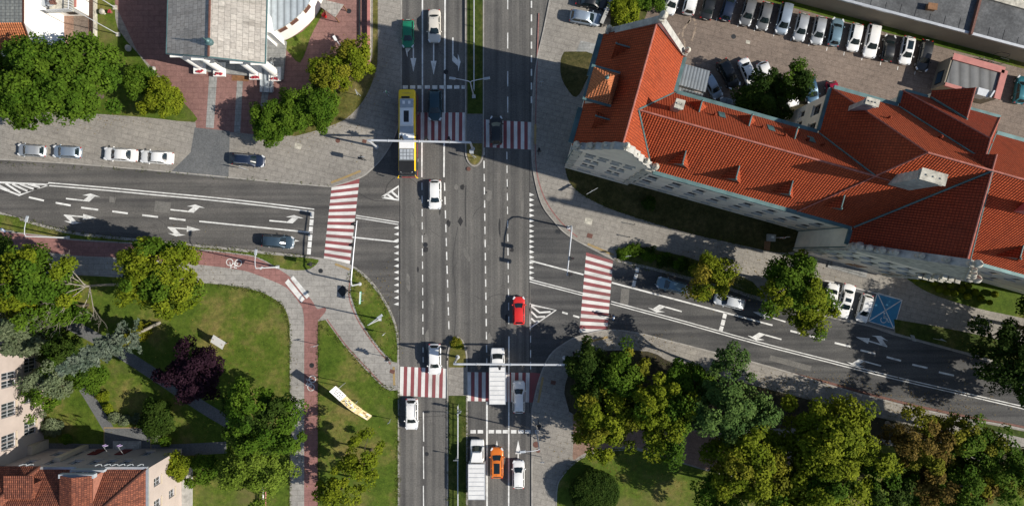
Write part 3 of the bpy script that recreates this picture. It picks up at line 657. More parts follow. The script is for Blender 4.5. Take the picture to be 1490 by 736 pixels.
for u in (39.5, 44.1): gw.poly([(u, 18.1, 12), (u, 17.2, 12), (u, 17.2, 17.4), (u, 18.1, 17.4)])
gw.build('gable_wall', 'plaster', school)
gt = MB()
def gut(a, b_, w_=.62, z=ZE - .22):
    a, b_ = Vector(a), Vector(b_); d = b_ - a; c = (a + b_) / 2
    gt.box((c.x, c.y, z), (d.length, w_, .34), math.atan2(d.y, d.x))
for q in (((-.72, .6), (-.72, 5.0), .8), ((-.72, 8.95), (-.72, 14.2), .8), ((9.6, 9.9), (9.6, 14.2)), ((9.7, -.08), (34.6, -.08), .62), ((9.9, 9.85), (27.5, 9.85)), ((27.72, 10.1), (27.72, 15.4), .62), ((28., 15.55), (36., 15.55)),
          ((34.68, -2.2), (34.68, -.4), .7), ((49.8, -.08), (76, -.08), .62), ((36.1, 15.9), (36.1, 17.4), .62), ((36.4, 17.55), (39.2, 17.55), .4), ((44.4, 17.55), (48.3, 17.55), .4), ((48.4, 15.55), (76, 15.55))): gt = MB(); gut(*q); gt.build('gutter', 'copper', school)
vl = MB()
def zL(u): return 25.1 - (u - 4.4) * 8.1 / 5.15
for p in ([(5.15, 4.9, 24.05), (9.5, 0.1, 17.05)], [(5.15, 4.9, 24.05), (9.5, 9.7, 17.05)], [(32.3, 4.9, 24.05), (27.8, 9.75, 17.08)], [(42, 7.7, 28.15), (34.8, .0, 17.2)], [(42.2, 9.1, 26.15), (36.2, 15.4, 17.15)], [(42.2, 9.1, 26.15), (48.2, 15.4, 17.15)], [(42., 7.7, 28.15), (49.3, 0, 17.2)], [(41.8, 14.5, 21.7), (39.4, 17.4, 17.5)]):
    vl = MB(); vl.tube(p, .13, 6); vl.build('valley_flashing', 'copper', school)
def gable_wall(u0, u1, v, th, zr, parent, balls, straight=False):
    c = (u0 + u1) / 2; hw = (u1 - u0) / 2; H_ = zr - ZE
    left = [(0, -.03), (0, .10), (.10, .10), (1., 1.06)] if straight else [(0, -.03), (0, .10), (.14, .10), (.17, .24), (.27, .28), (.32, .40), (.42, .44), (.47, .57), (.58, .62), (.62, .76), (.74, .82), (.8, .95), (.92, 1.0), (1., 1.06)]
    pts = [(u0 + hw * t, ZE + H_ * q) for t, q in left] + [(u1 - hw * t, ZE + H_ * q) for t, q in left[::-1][1:]]
    mb = MB(); n = len(pts)
    mb.poly([(x, v, z) for x, z in pts]); mb.poly([(x, v + th, z) for x, z in pts][::-1])
    for i in range(n):
        a, b_ = pts[i], pts[(i + 1) % n]
        mb.poly([(a[0], v, a[1]), (a[0], v + th, a[1]), (b_[0], v + th, b_[1]), (b_[0], v, b_[1])])
    g = mb.build('stone_gable', 'stone' if u0 > 20 else 'plaster', parent)
    for i in range(1, n - 2):                    # one coping slab along every edge of the outline
        a, b_ = Vector((pts[i][0], 0, pts[i][1])), Vector((pts[i + 1][0], 0, pts[i + 1][1])); d = (b_ - a).normalized(); nn = Vector((-d.z, 0, d.x)) * .16
        cp = MB(); y0, y1 = v - .13, v + th + .13; e = d * .04
        q = [a - e, b_ + e, b_ + e + nn, a - e + nn]
        f0 = [(p.x, y0, p.z) for p in q]; f1 = [(p.x, y1, p.z) for p in q]
        cp.poly(f0); cp.poly(f1[::-1])
        for k in range(4): cp.poly([f0[k], f1[k], f1[(k + 1) % 4], f0[(k + 1) % 4]])
        cp.build('coping_stone', 'stone_grey', g)
    for t, q, r in balls:
        cp = MB(); cp.lathe((c + hw * t, v + th / 2, ZE + H_ * q + .1), [(.34 * r, -.3), (.34 * r, .3 * r), (.16 * r, .4 * r), (.2 * r, .55 * r), (.4 * r, .9 * r), (.38 * r, 1.2 * r), (.15 * r, 1.5 * r), (.02, 1.75 * r)], 10); cp.build('finial', 'stone', g)
gable_wall(-.35, 9.7, -.05, .55, 25.3, school, [(0, 1.05, .9), (-.96, .1, 1.1), (.96, .1, 1.1), (-.66, .42, .8), (.66, .42, .8), (-.36, .66, .7), (.36, .66, .7), (-.85, .1, .8), (.85, .1, .8)])
gable_wall(-.35, 9.7, 14.25, .55, 25.3, school, [(0, 1.05, 1.2), (-.96, .1, .9), (.96, .1, .9)], True)
gable_wall(34.7, 49.4, -2.65, .6, 28.1, school, [(0, 1.05, 1.1), (-.97, .1, 1.3), (.97, .1, 1.3), (-.86, .2, 1.), (-.74, .3, 1.), (-.62, .42, .9), (.62, .42, .9), (-.4, .64, .8), (.36, .68, .8), (.8, .24, .9), (-.2, .86, .6)], True)
random.seed(5)                                  # carved quoins and scrolls on the south fronts
for u in (35.6, 48.6, .35, 9.0):
    orn = MB(); v0, dz_, w_ = (-2.75, 1.75, 1.0) if u > 20 else (-.08, 2., .7)
    for i in range(9 if u > 20 else 8): orn.box((u, v0, 1 + i * dz_), (w_ + .35 * (i % 2), .2, dz_ + .003 * (i % 2)))
    orn.build('quoin', 'stone', school)
for u in (46.6, 47.4, 48.2):
    for z in (12.3, 14.2, 15.8, 17.4): orn = MB(); orn.box((u, -2.95, z), (.6, .55, .45)); orn.ball((u, -3.02, z + .25), .22, 8); orn.build('carved_stone', 'stone', school)
for x, z in ((2.0, 15.2), (3.65, 15.2), (5.3, 15.2), (7., 15.2)): orn = MB(); orn.box((x, -.1, z + .95), (1.3, .16, .22)); orn.build('lintel', 'stone', school)
st = MB(); st.prism([(40.6, -3.75), (46.4, -3.75), (46.4, -2.7), (40.6, -2.7)], 0, .3); st.prism([(41, -3.4), (46, -3.4), (46, -2.7), (41, -2.7)], .302, .6)
st.build('entrance_steps', 'slab_grey', school)
dr = MB(); dr.box((43.6, -2.62, .6), (1.9, .12, 3.)); dd_ = dr.build('door', 'wood', school)
for s_ in (-1, 1):
    hb = MB(); hb.box((43.6 + s_ * .12, -2.72, 1.65), (.05, .1, .2)); hb.build('handle', 'galv', dd_)
def gablet(pt, w_=1.2, hz=2.0, d0=1.2, k=KS, m_='tile_orange'):
    # a small triangular roof dormer; pt(t, d) gives plan position for sideways t and distance d up from the eave
    zb = ZE + d0 * k + .05; za = zb + hz; dA = (za - ZE) / k
    P = lambda t, d, z: (*pt(t, d), z)
    B = P(0, d0 - .15, za); A = P(0, dA + .1, za); Cc = P(-w_ - .15, d0 - .15, zb - .15); D = P(w_ + .15, d0 - .15, zb - .15)
    Cb = P(-w_ - .15, d0 - .05, zb - .1); Db = P(w_ + .15, d0 - .05, zb - .1)
    mb = MB(); mb.poly([B, A, Cc]); mb.poly([A, B, D]); r = mb.build('dormer', 'tile', school, uv=True)
    f = MB(); f.poly([P(-w_, d0, zb - .2), P(w_, d0, zb - .2), P(0, d0, za - .12)]); f.build('dormer_front', 'copper', r)
    g = MB(); g.tube([P(0, d0 - .2, za + .02), P(0, dA, za + .02)], .09, 6); g.ball(P(0, d0 - .15, za + .15), .14, 8); g.build('ridge_cap', 'copper', r)
for u in (12.1, 18.5, 24.9, 31.1, 52.5, 59): gablet(lambda t, d, u=u: (u + t, d))
for u in (12.4, 18.4, 23.9): gablet(lambda t, d, u=u: (u - t, 9.8 - d), w_=1.0, hz=1.7, d0=1.2)
for v in (3.4, 11.9): gablet(lambda t, d, v=v: (-.6 + d, v - t), w_=1.0, hz=2.3, d0=1.7, k=8.1 / 5)
tu = MB(); tu.prism([(-.45, 5.55), (1.9, 5.55), (1.9, 8.4), (-.45, 8.4)], 15.5, 21.6); tq = tu.build('turret', 'plaster', school)
tr_ = MB(); ap = (.75, 7.0, 25.4); cs = [(-.8, 5.15, 21.75), (2.35, 5.15, 21.75), (2.35, 8.8, 21.75), (-.8, 8.8, 21.75)]
for i in range(4): tr_.poly([cs[i], cs[(i + 1) % 4], ap])
tr_.build('turret_roof', 'tile_orange', tq, uv=True)
tg = MB(); tg.prism([(-1.05, 4.9), (2.6, 4.9), (2.6, 9.05), (-1.05, 9.05)], 21.4, 21.72); tg.build('turret_gutter', 'copper', tq); tg = MB(); tg.ball((.75, 7.0, 25.4), .26, 8); tg.tube([(.75, 7, 25.4), (.75, 7., 26.6)], .05, 6); tg.build('turret_finial', 'copper', tq)
def chimney(u, v, z0, z1, du, dv, m_='white_wall', rz=0.):
    mb = MB(); mb.box((u, v, z0), (du, dv, z1 - z0), rz); mb.box((u, v, z1 - .5), (du + .16, dv + .16, .16), rz); c = mb.build('chimney', m_, school)
    t = MB(); t.box((u, v, z1), (du + .24, dv + .24, .14), rz)
    for s_ in (-.3, 0, .3): t.box((u + s_ * du, v, z1 + .14), (.16, .16, .12), rz)
    t.build('chimney_cap', 'stone', c)
chimney(35.4, 5.0, 22.6, 29.6, 2.5, 1.0, 'stone_grey'); chimney(48.8, 5.6, 22.5, 28.6, 2.0, .9, 'coping'); chimney(30., 12.8, 19, 23.6, 1.3, .6, 'stone_grey'); chimney(9.3, 6.6, 20.4, 24.4, .8, .8, 'stone')
for i, (u, v, s_) in enumerate(((15.3, 8.1, -1), (21.3, 8.2, -1), (26.2, 8.2, -1))):
    mb = MB(); z = ZE + (9.8 - v) * KS; mb.poly([(u - .4, v + .45, z - .45 * KS + .1), (u + .4, v + .45, z - .45 * KS + .1), (u + .4, v - .45, z + .45 * KS + .1), (u - .4, v - .45, z + .45 * KS + .1)][::-1]); mb.build('skylight', 'copper', school)
vp = MB()
for u, v in ((14.2, 7.6), (20., 7.8), (22.6, 7.4), (25.5, 7.9), (27.2, 7.7), (38.4, 11.2), (33., 12.2), (45.4, 12.9), (51., 11), (40., 13.8)):
    z = ZE + min((9.8 if u < 29 else 15.5) - v, 9) * KS; vp = MB(); vp.tube([(u, v, z - .3), (u, v, z + .65)], .12, 7); vp.lathe((u, v, z + .6), [(.2, 0), (.03, .15)], 8); vp.build('vent_pipe', 'tile', school)
lt = MB(); lt.prism([(10.9, 9.55), (14.0, 9.55), (14.0, 15.), (10.9, 15.)], 0, 11.0); so = lt.build('stair_tower', 'plaster_pink', school)
lr = MB(); lr.poly([(10.6, 12.4, 11.9), (14.3, 12.4, 11.9), (14.3, 15.4, 11.2), (10.6, 15.4, 11.2)]); lr.poly([(10.7, 9.6, 11.6), (14.2, 9.6, 11.6), (14.2, 12.3, 11.25), (10.7, 12.3, 11.25)]); lr.poly([(10.6, 12.38, 11.2), (14.3, 12.38, 11.2), (14.3, 12.38, 11.9), (10.6, 12.38, 11.9)])
lr.build('stair_roof', 'metal_roof', so, uv=True)
dp = MB()
for u, v in ((-.12, .6), (-.12, 14.), (9.75, .12), (34.95, .1), (35.05, -2.4), (49.3, -.1)): dp = MB(); dp.tube([(u, v, .2), (u, v, ZE - .2)], .07, 6); dp.build('downpipe', 'copper', school)
# ---- warehouse in the north-east corner
wh = thing('warehouse', 'low beige warehouse with dark felt roof and pale roof edge', 'warehouse')
b0 = lambda x: W(x, 58 + (x - 1361) * .264)
a, b_ = b0(1040), b0(1640); nrm = Vector((b_.y - a.y, a.x - b_.x, 0)).normalized() * -30
if nrm.y < 0: nrm = -nrm
mb = MB(); mb.prism([a[:2], b_[:2], (b_ + nrm)[:2], (a + nrm)[:2]], 0, 4.6); mb.build('wall', 'beige_wall', wh)
dv = (b_ - a).normalized(); nn = nrm.normalized()
mb = MB(); q = [a - nn * .2 - dv * .2, b_ - nn * .2, b_ + nrm, a + nrm - dv * .2]; mb.prism([p[:2] for p in q], 4.6, 4.78); mb.build('roof', 'felt', wh)
mb = MB(); band(mb, [(a - nn * .1)[:2], (b_ - nn * .1)[:2]], .35, 4.9, 0, .3); mb.build('roof_edge', 'galv', wh)
p0 = W(1413, 41, 4.8); mb = MB(); c = p0 + nn * 6; mb.box((c.x, c.y, 4.79), (.3, 14, .55), math.atan2(nn.y, nn.x) - PI / 2); mb.build('fire_wall', 'rust', wh)
mb = MB()
for i in range(26):
    p = a + dv * (4 + i * 2.1) + nn * .6; mb.box((p.x, p.y, 4.781), (.03, 1.0 + .5 * (i % 3), .03), math.atan2(nn.y, nn.x) - PI / 2)
mb.build('felt_seam', 'tar', wh)
p0 = W(1354, 11.5, 5.0); mb = MB(); mb.box((p0.x, p0.y, 4.79), (1.15, .75, .7), R(-8)); mb.box((p0.x, p0.y, 5.49), (1.3, .9, .06), R(-8)); v_ = mb.build('roof_vent', 'wood', wh)
p0 = W(1480, 6, 4.8); mb = MB(); mb.box((p0.x, p0.y + 1, 4.79), (9, 3, .3), RZ); mb.build('upper_roof', 'stone', wh)
mb = MB(); p = W(1322, 0, 4.8); mb.tube([(p.x, p.y, 4.8), (p.x + .9, p.y + 1.7, 4.82)], .05, 5); mb.build('roof_pipe', 'galv', wh)
# ---- flat roofed outbuilding with pink coping
ob = thing('outbuilding', 'small flat roofed outbuilding with pink coping in the parking yard', 'outbuilding')
Q = [W(1353, 131), W(1426, 152), W(1437, 112), W(1364.5, 92)]
mb = MB(); mb.prism([p[:2] for p in Q], 0, 3.2, 0); mb.build('wall', 'beige_wall', ob)
cx = sum((p for p in Q), Vector()) / 4
mb = MB(); mb.prism([(cx + (p - cx) * .93)[:2] for p in Q], 3.2, 3.28); mb.build('roof', 'felt_ribs', ob, uv=True)
mb = MB()
for i, j in ((2, 3), (1, 2)): 
    band(mb, [Q[i][:2], Q[j][:2]], .9, 3.55, 0, .4)
pm = Q[0] + (Q[1] - Q[0]) * .5; band(mb, [Q[0][:2], pm[:2]], .5, 3.553, 0, .4)
mb.build('coping', 'coping', ob)
mb = MB(); c = Q[3] * .35 + Q[0] * .65; dq = (Q[3] - Q[0]); mb.box((c.x - .03, c.y, .9), (1.9, .1, 1.5), math.atan2(dq.y, dq.x)); fr = mb.build('window', 'dark_metal', ob)
mb = MB(); mb.box((c.x - .08, c.y - .02, 1.0), (1.6, .04, 1.25), math.atan2(dq.y, dq.x)); mb.build('pane', 'car_blue', fr)
mb = MB(); p = W(1420, 138, 3.2); mb.box((p.x, p.y, 3.2), (1.5, 1., 1.5), RZ); mb.box((p.x + 1.1, p.y - .3, 3.9), (.2, 1.1, 1.1), RZ - .3); mb.build('chimney', 'galv', ob)
# ---- church
ch = thing('church', 'white church with slate gabled portico, four columns and round chapel', 'church')
def wz(mb, pts, z0, z1, **k): mb.prism(G(pts), z0, z1, **k)
mb = MB(); wz(mb, [(286, 104), (413, 117), (418, 62), (407, 55), (404, -120), (275, -120)], .12, .55); mb.build('porch_floor', 'slab_grey', ch)
mb = MB(); wz(mb, [(301, 60), (405, 70), (410, -150), (296, -150)], .5, 7.9); mb.build('wall', 'white_wall', ch)
eW, eE, eN = [W(x, y, 8) for x, y in ((242, 78.5), (386, 92.5))], None, None
A, B = W(242, 78.5, 8), W(386, 92.5, 8); rd = W(303.5, 83, 11); up = Vector((.02, 1, 0)) * 22
A2, B2, r2 = A + Vector((.6, 22, 0)), B + Vector((.6, 22, 0)), rd + Vector((.5, 22, 0))
mb = MB(); mb.poly([A, rd, r2, A2][::-1]); mb.poly([B, B2, r2, rd][::-1]); mb.build('roof', 'slate', ch, uv=True)
mb = MB(); dz = Vector((0, 0, .45)); ins = Vector((0, .15, 0))
mb.poly([A - dz, B - dz, B, rd, A]); mb.poly([A + ins - dz, A2 - dz, B2 - dz, B + ins - dz])
for p, q in ((A, A2), (B2, B)): mb.poly([p - dz, p, q, q - dz])
mb.build('pediment', 'white_wall', ch)
mb = MB()
for p, q in ((A, A2), (B, B2)): mb.tube([p - Vector((0, 0, .05)), q - Vector((0, 0, .05))], .12, 6)
mb.tube([A, rd], .09, 6); mb.tube([B, rd], .09, 6); mb.build('gutter', 'copper', ch)
mb = MB(); mb.tube([rd, r2], .16, 6); mb.build('ridge_tiles', 'rust', ch)
mb = MB(); p = rd + Vector((.1, 1.9, 0)); mb.lathe(p, [(.5, -.3), (.5, .3), (.3, .4), (.3, .7), (.1, .9), (.06, 1.8), (.02, 1.85)], 10); mb.box((p.x, p.y, p.z + 1.3), (.6, .08, .08)); mb.build('ridge_cross', 'copper', ch)
for px, py in ((294, 97), (322.5, 101), (374.5, 105.5), (402.5, 107.5)):
    o = W(px, py); mb = MB(); mb.lathe((0, 0, .9), [(.8, -.35), (.8, -.2), (.62, -.1), (.6, 0), (.58, 3), (.52, 6.4), (.6, 6.5), (.78, 6.65), (.78, 6.8)], 18); mb.box((0, 0, 7.6 - .0), (1.7, 1.7, .12))
    c = mb.build('column', 'white_wall', ch, (o.x, o.y, 0), smooth=False)
    mb = MB(); mb.box((0, -.25, .53), (1.7, 2.0, .35)); mb.build('plinth', 'white_wall', c)
    mb = MB(); random.seed(int(px))
    for i in range(14): mb.ball((random.uniform(-.5, .5), -.95 + random.uniform(-.16, .16), .9 + random.uniform(0, .1)), random.uniform(.1, .17), 6)
    mb.build('flowers', 'flower', c)
mb = MB(); wz(mb, [(381, 90), (398, 92), (398, 136), (380, 135)], .30, .56); rp = mb.build('ramp', 'zinc', ch, uv=True)
mb = MB()
for x in (380.5, 397.5, 391): mb.tube([W(x, 92, 1.4), W(x, 134, 1.1)], .035, 5)
mb.build('handrail', 'galv', rp)
arc = [(475 - 105 * (1 - math.cos(t)), -45 + 107 * math.sin(t)) for t in np.linspace(0, PI / 2 - .35, 14)]
arc = cr([(476, -60), (474, -15), (466, 13), (455, 30), (440, 44), (424, 55), (412, 60)], 4)
mb = MB(); wz(mb, [(402, -120), (476, -120)] + arc + [(402, 60)], .1, 4.7); apse = mb.build('chapel_wall', 'white_wall', ch)
mb = MB(); wz(mb, [(402, -120), (478, -120)] + [(x + 1.8, y + 1.5) for x, y in arc[:-1]] + [(404, 59)], 4.68, 4.95); mb.build('chapel_roof', 'zinc', ch, uv=True)
for i in (6, 11, 16, 20):
    x, y = arc[i]; o = W(x, y); d = W(*arc[i + 1]) - W(*arc[i - 1])
    mb = MB(); mb.box((0, 0, 0), (1.2, .12, 1.0)); f = mb.build('window', 'wood', apse, (o.x, o.y, 3.2), math.atan2(d.y, d.x))
    mb = MB(); mb.box((0, 0, .1), (1.0, .16, .8)); mb.build('pane', 'rust', f)
mb = MB(); wz(mb, [(396, 36), (412, 42), (416, 68), (404, 66)], .5, 6.2); mb.build('side_wall', 'white_wall', ch)
mb = MB(); wz(mb, [(402, -100), (404, 2), (412, 2), (410, -100)], 4.6, 6.8); mb.build('clerestory', 'white_wall', ch)
# ---- wooden canopy by the chapel
cn = thing('canopy', 'square weathered board canopy beside the round chapel', 'canopy')
mb = MB(); cp_ = [W(x, y, 2.6) for x, y in ((470, 0), (500, 7), (487.5, 25.5), (466, 10))]; mb.prism([p[:2] for p in cp_], 2.5, 2.66); mb.build('roof', 'slate', cn, uv=True)
for p in cp_: mb = MB(); c = p * .92 + (sum(cp_, Vector()) / 4) * .08; mb.box((c.x, c.y, .1), (.12, .12, 2.4)); mb.build('post', 'wood', cn)
# ---- white house, north-west corner
hs = thing('white_house', 'white rendered house with orange tiled slope and railed balcony', 'house')
mb = MB(); wz(mb, [(94, -120), (94, 52), (98, 92), (-120, 80), (-120, -120)], 0, 6.4); mb.build('wall', 'white_wall', hs)
mb = MB(); t0 = [W(34, -90, 8.4), W(34, 33, 8.4), W(-90, 34, 8.4), W(-90, -90, 8.4)]
e0 = [W(47.5, 72, 6.5), W(-100, 76, 6.5), W(37, 33, 6.5), W(37, -100, 6.5)]
mb.prism([(p.x, p.y) for p in t0], 6.4, 8.4); mb.build('upper_wall', 'white_wall', hs)
mb = MB(); mb.poly([p + Vector((0, 0, .02)) for p in t0]); mb.build('flat_roof', 'slate_dark', hs, uv=True)
mb = MB(); mb.poly([t0[1], t0[2], e0[1], e0[0]][::-1]); mb.build('roof', 'tile_orange', hs, uv=True)
mb = MB(); mb.poly([t0[1], e0[0], W(98, 92, 6.4), W(94, 52, 6.4), W(90, 33, 6.4), e0[2]][::-1]); mb.poly([e0[0], t0[1], Vector((e0[0].x, e0[0].y, 5))]); mb.build('gable_wall', 'white_wall', hs)
mb = MB(); mb.tube([t0[0], t0[1], e0[0]], .12, 6); mb.tube([e0[0], e0[1]], .1, 6); mb.build('verge_tiles', 'tile_orange', hs)
an = MB(); wz(an, [(94, -100), (94, 24), (130, 24), (132, -100)], 0, 3.4); an_ = an.build('annex', 'white_wall', hs)
mb = MB(); band(mb, G([(96, 22.5), (131, 22.5), (132.5, -90)]), .35, 3.6, 0, .25); mb.build('coping', 'coping', an_)
mb = MB(); wz(mb, [(108, 25.2), (120, 25.2), (120, 24.2), (108, 24.2)], 1.0, 2.2); mb.build('window', 'dark_metal', an_)
bl_ = thing('balcony', 'white railed balcony terrace with potted plant on house wall', 'balcony')
bl_.parent = hs; del bl_['category']; del bl_['label']
mb = MB(); c0, c1 = W(72, 19, 4.6), W(106, 17, 4.6); mb.prism([(c0.x, c0.y), (c1.x, c1.y), (c1.x + .3, 44), (c0.x, 44)], 4.4, 4.6); mb.build('floor', 'stone', bl_)
mb = MB()
for p, q, n in ((Vector((c0.x, c0.y, 4.6)), Vector((c1.x, c1.y, 4.6)), 18), (Vector((c1.x, c1.y, 4.6)), Vector((c1.x + .3, 44, 4.6)), 30)):
    for i in range(n): t = p.lerp(q, i / n); mb.box(t, (.08, .08, .95))
    mb.tube([p + Vector((0, 0, 1)), q + Vector((0, 0, 1))], .07, 6)
mb.build('railing', 'white_metal', bl_)
for px, py in ((60, 4), (70, 4)): mb = MB(); o = W(px, py, 5); mb.box((o.x + .1, o.y, 4.2), (.4, .9, .8)); mb.lathe((o.x + .32, o.y, 4.6), [(.3, 0), (.3, .02)], 12); mb.build('air_conditioner', 'light_grey', hs)
mb = MB(); o = W(78, 4, 5); mb.lathe((o.x, o.y, 4.6), [(.2, 0), (.28, .5)], 10); random.seed(2); [mb.ball((o.x + random.uniform(-.3, .3), o.y + random.uniform(-.4, .4), 5.2 + random.uniform(0, .4)), .18, 6) for i in range(12)]; mb.build('potted_plant', 'rust', bl_)
# ---- pink building with brown-red roofs, south-west corner
sb = thing('pink_building', 'large pale pink building with old red tiled roof and white windows', 'building')
w = MB(); P = lambda x, y: tuple(W(x, y)[:2])
ea, eb = P(65, 440), P(65, 652)
eb2 = ea
holes = []
Lw = 21.2
pw = lambda y0, y1: ((y0 - 440) / 10, (y1 - 440) / 10)
ys = [(530, 536.5), (541, 547.5), (571, 577.5), (581, 587.5), (614, 620.5), (624, 630.5)]
for y0, y1 in ys: holes += [(*pw(y0 - 1.5, y1 + 1.5), 5.8, 8.5)]
for y0, y1 in [(518, 524.5), (528, 534.5), (562, 568.5), (571, 577.5), (606, 612.5), (616, 622.5)]: holes += [(*pw(y0 - 1.5, y1 + 1.5), 1.8, 4.2)]
for y0, y1 in [(480, 486.5), (490, 496.5)]: holes += [(*pw(y0, y1), 6.2, 8.2), (*pw(y0, y1), 2., 4.)]
# wall runs north to south with the outside to the east: walk it south to north
flip = [(Lw - h[1], Lw - h[0], h[2], h[3]) for h in holes]
facade(sb, w, eb, ea, 0, 10, flip, frame='white_metal', sill='plaster_cream', nx=2, nz=2)
wallh(w, ea, (-81.9, ea[1]), 0, 10)
door_h = [(1.6, 3.4, .4, 3.0), (9.2, 11.2, .9, 3.4)]
a_n, b_n = P(265.5, 651.5), P(65, 652)
nh = [(4., 5.2, 5.6, 7.6), (6, 7.2, 5.6, 7.6), (8.2, 9.4, 5.6, 7.6), (10.8, 12, 5.6, 7.6), (14, 15.2, 5.6, 7.6), (17, 18.2, 5.6, 7.6), (3.2, 4.4, 1.6, 3.6), (13.2, 14.4, 1.6, 3.6), (15.8, 17, 1.6, 3.6)]
facade(sb, w, a_n, b_n, 0, 10, nh, frame='white_metal', sill='plaster_cream')
a_e, b_e = P(266.5, 860), P(265.5, 651.5)
eh = wins((9.2, 12.6, 15.4, 18.4), 7.1, 1.1, 1.8) + wins((9.2, 12.6, 15.4, 18.4), 3.2, 1.1, 1.6)
facade(sb, w, a_e, b_e, 0, 10, eh, frame='white_metal', sill='plaster_cream')
w.build('wall', 'plaster_pink', sb)
NE = W(213, 681.5, 10.05); ze = 10.05
mb = MB(); NW_ = Vector((-110, NE.y, ze)); SE_ = Vector((NE.x, NE.y - 16, ze)); rg = Vector((NE.x - 8, NE.y - 8, 16.2)); rw = Vector((-110, NE.y - 8, 16.2)); SW_ = Vector((-110, NE.y - 16, ze))
mb.poly([NW_, NE, rg, rw][::-1]); mb.poly([NE, SE_, rg][::-1]); mb.poly([SE_, SW_, rw, rg][::-1]); rf = mb.build('roof', 'tile_old', sb, uv=True)
mb = MB(); mb.tube([NE, rg], .13, 6); mb.tube([rg, rw], .13, 6); mb.build('ridge_tiles', 'tile_old', rf)
# cross roof over the left wing
cw = W(52, 685, 10.1); mb = MB(); X1 = cw.x + .6; X0 = X1 - 13; rx = X1 - 5.2; yN = NE.y + .35; yS = NE.y - 12
mb.poly([(X1, yN, ze + .02), (X1, yS, ze + .02), (rx, yS, 15.4), (rx, yN - 5, 15.4)]); mb.poly([(X0, yN, ze + .02), (X1, yN, ze + .02), (rx, yN - 5, 15.4)][::1]); mb.poly([(X0, yS, ze), (X0, yN, ze + .02), (rx, yN - 5, 15.4), (rx, yS, 15.4)])
cx_ = mb.build('roof', 'tile_old', sb, uv=True)
mb = MB(); mb.tube([(X1, yN, ze + .05), (rx, yN - 5, 15.45)], .13, 6); mb.build('ridge_tiles', 'tile_orange', cx_)
mb = MB(); p = W(30, 714, 12.5); mb.box((p.x, p.y, 11), (3.4, 1.8, 1.9)); q = mb.build('dormer', 'tile_old', sb, uv=True)
mb = MB(); mb.box((p.x, p.y + .95, 12.72), (3.7, 2.2, .2)); mb.build('dormer_roof', 'tile_old', q, uv=True)
mb = MB(); x0, x1, xr, ya, yb = -82.2, W(65, 0).x + .35, -75., W(0, 440).y + .35, yN - 3; mb.poly([(x1, yb, 10.06), (x1, ya, 10.06), (xr, ya - 6, 15.3), (xr, yb, 15.3)]); mb.poly([(x0, ya, 10.06), (x0, yb, 10.06), (xr, yb, 15.3), (xr, ya - 6, 15.3)]); mb.poly([(x1, ya, 10.06), (x0, ya, 10.06), (xr, ya - 6, 15.3)]); mb.build('roof', 'tile_old', sb, uv=True)
mb = MB(); wallh(mb, (-81.9, ya - .35), (-81.9, yb), 0, 10); mb.build('rear_wall', 'plaster_pink', sb)
# brick gabled dormer facing north
d0, d1 = W(101, 700, 11), W(140, 694, 11); yF = NE.y - .2; xa, xb, zb = d0.x + .2, d1.x + .6, 13.0
mb = MB(); mb.prism([(xa, yF), (xb, yF), (xb, yF - 7), (xa, yF - 7)], 9.9, zb); dm_ = mb.build('dormer', 'brick', sb)
mb = MB(); xm = (xa + xb) / 2; mb.poly([(xa - .2, yF + .25, zb), (xm, yF + .25, zb + .9), (xm, yF - 7, zb + .9), (xa - .2, yF - 7, zb)][::-1]); mb.poly([(xb + .2, yF + .25, zb), (xb + .2, yF - 7, zb), (xm, yF - 7, zb + .9), (xm, yF + .25, zb + .9)][::-1])
mb.build('dormer_roof', 'tile_old', dm_, uv=True)
mb = MB(); mb.box((xm, yF + .12, 9.95), (xb - xa + .5, .3, .9)); mb.box((xm, yF + .15, 12.3), (xb - xa + .6, .5, .75)); mb.build('dormer_cornice', 'light_grey', dm_)
for i in (-1, 1):
    mb = MB(); mb.box((xm + i * .8, yF + .03, 10.95), (1.0, .1, 1.25)); f = mb.build('window', 'white_metal', dm_); mb = MB(); mb.box((xm + i * .8, yF + .07, 11.05), (.8, .06, 1.05)); mb.build('pane', 'window_glass', f)
mb = MB(); x_ = NE.x
for x0, x1 in ((-80, xa), (xb, NE.x + .15)): mb.box(((x0 + x1) / 2, NE.y + .1, 9.85), (x1 - x0, .32, .26))
mb.box((NE.x + .1, NE.y - 8, 9.85), (.3, 16, .26)); mb.build('gutter', 'galv', sb)
mb = MB()
for px, z in ((38, 8), (48, 8), (147, 8.6), (160, 8.6), (171, 8.6), (181, 8.6), (193, 8.6), (208, 8.6)):
    o = W(px, 680, 9.9); mb.tube([(o.x, NE.y + .25, 9.7), (o.x, NE.y + .55, 9.9), (o.x + .1, NE.y + .75, 10.6), (o.x, NE.y + .75, 11.2)], .06, 5)
mb.build('snow_hook', 'light_grey', sb)
mb = MB()
for i in range(5): mb.prism(G([(166 + i * 2.2, 652), (166 + i * 2.2, 640.5 + i * 2.1), (207 - i * 2.2, 640.5 + i * 2.1), (207 - i * 2.2, 652)]), .0, .32 + .16 * i)
mb.build('entrance_steps', 'stone_grey', sb)
mb = MB(); mb.prism(G([(122, 646), (130, 646), (130, 651.4), (122, 651.4)]), 0, 6.5); mb.build('buttress', 'plaster_cream', sb); mb = MB(); mb.prism(G([(60, 638), (72, 638), (72, 651.4), (60, 651.4)]), 0, 3.6); mb.build('porch', 'plaster_cream', sb)
for a0, a1 in ((187, 197), (150, 158)): mb = MB(); p0, p1 = W(a0, 651.2), W(a1, 651.2); mb.box(((p0.x + p1.x) / 2, p0.y + .04, .9), (1.2, .12, 2.5)); q = mb.build('door', 'dark_red', sb); mb = MB(); mb.box(((p0.x + p1.x) / 2 - .4, p0.y + .13, 1.9), (.06, .08, .2)); mb.build('handle', 'galv', q)
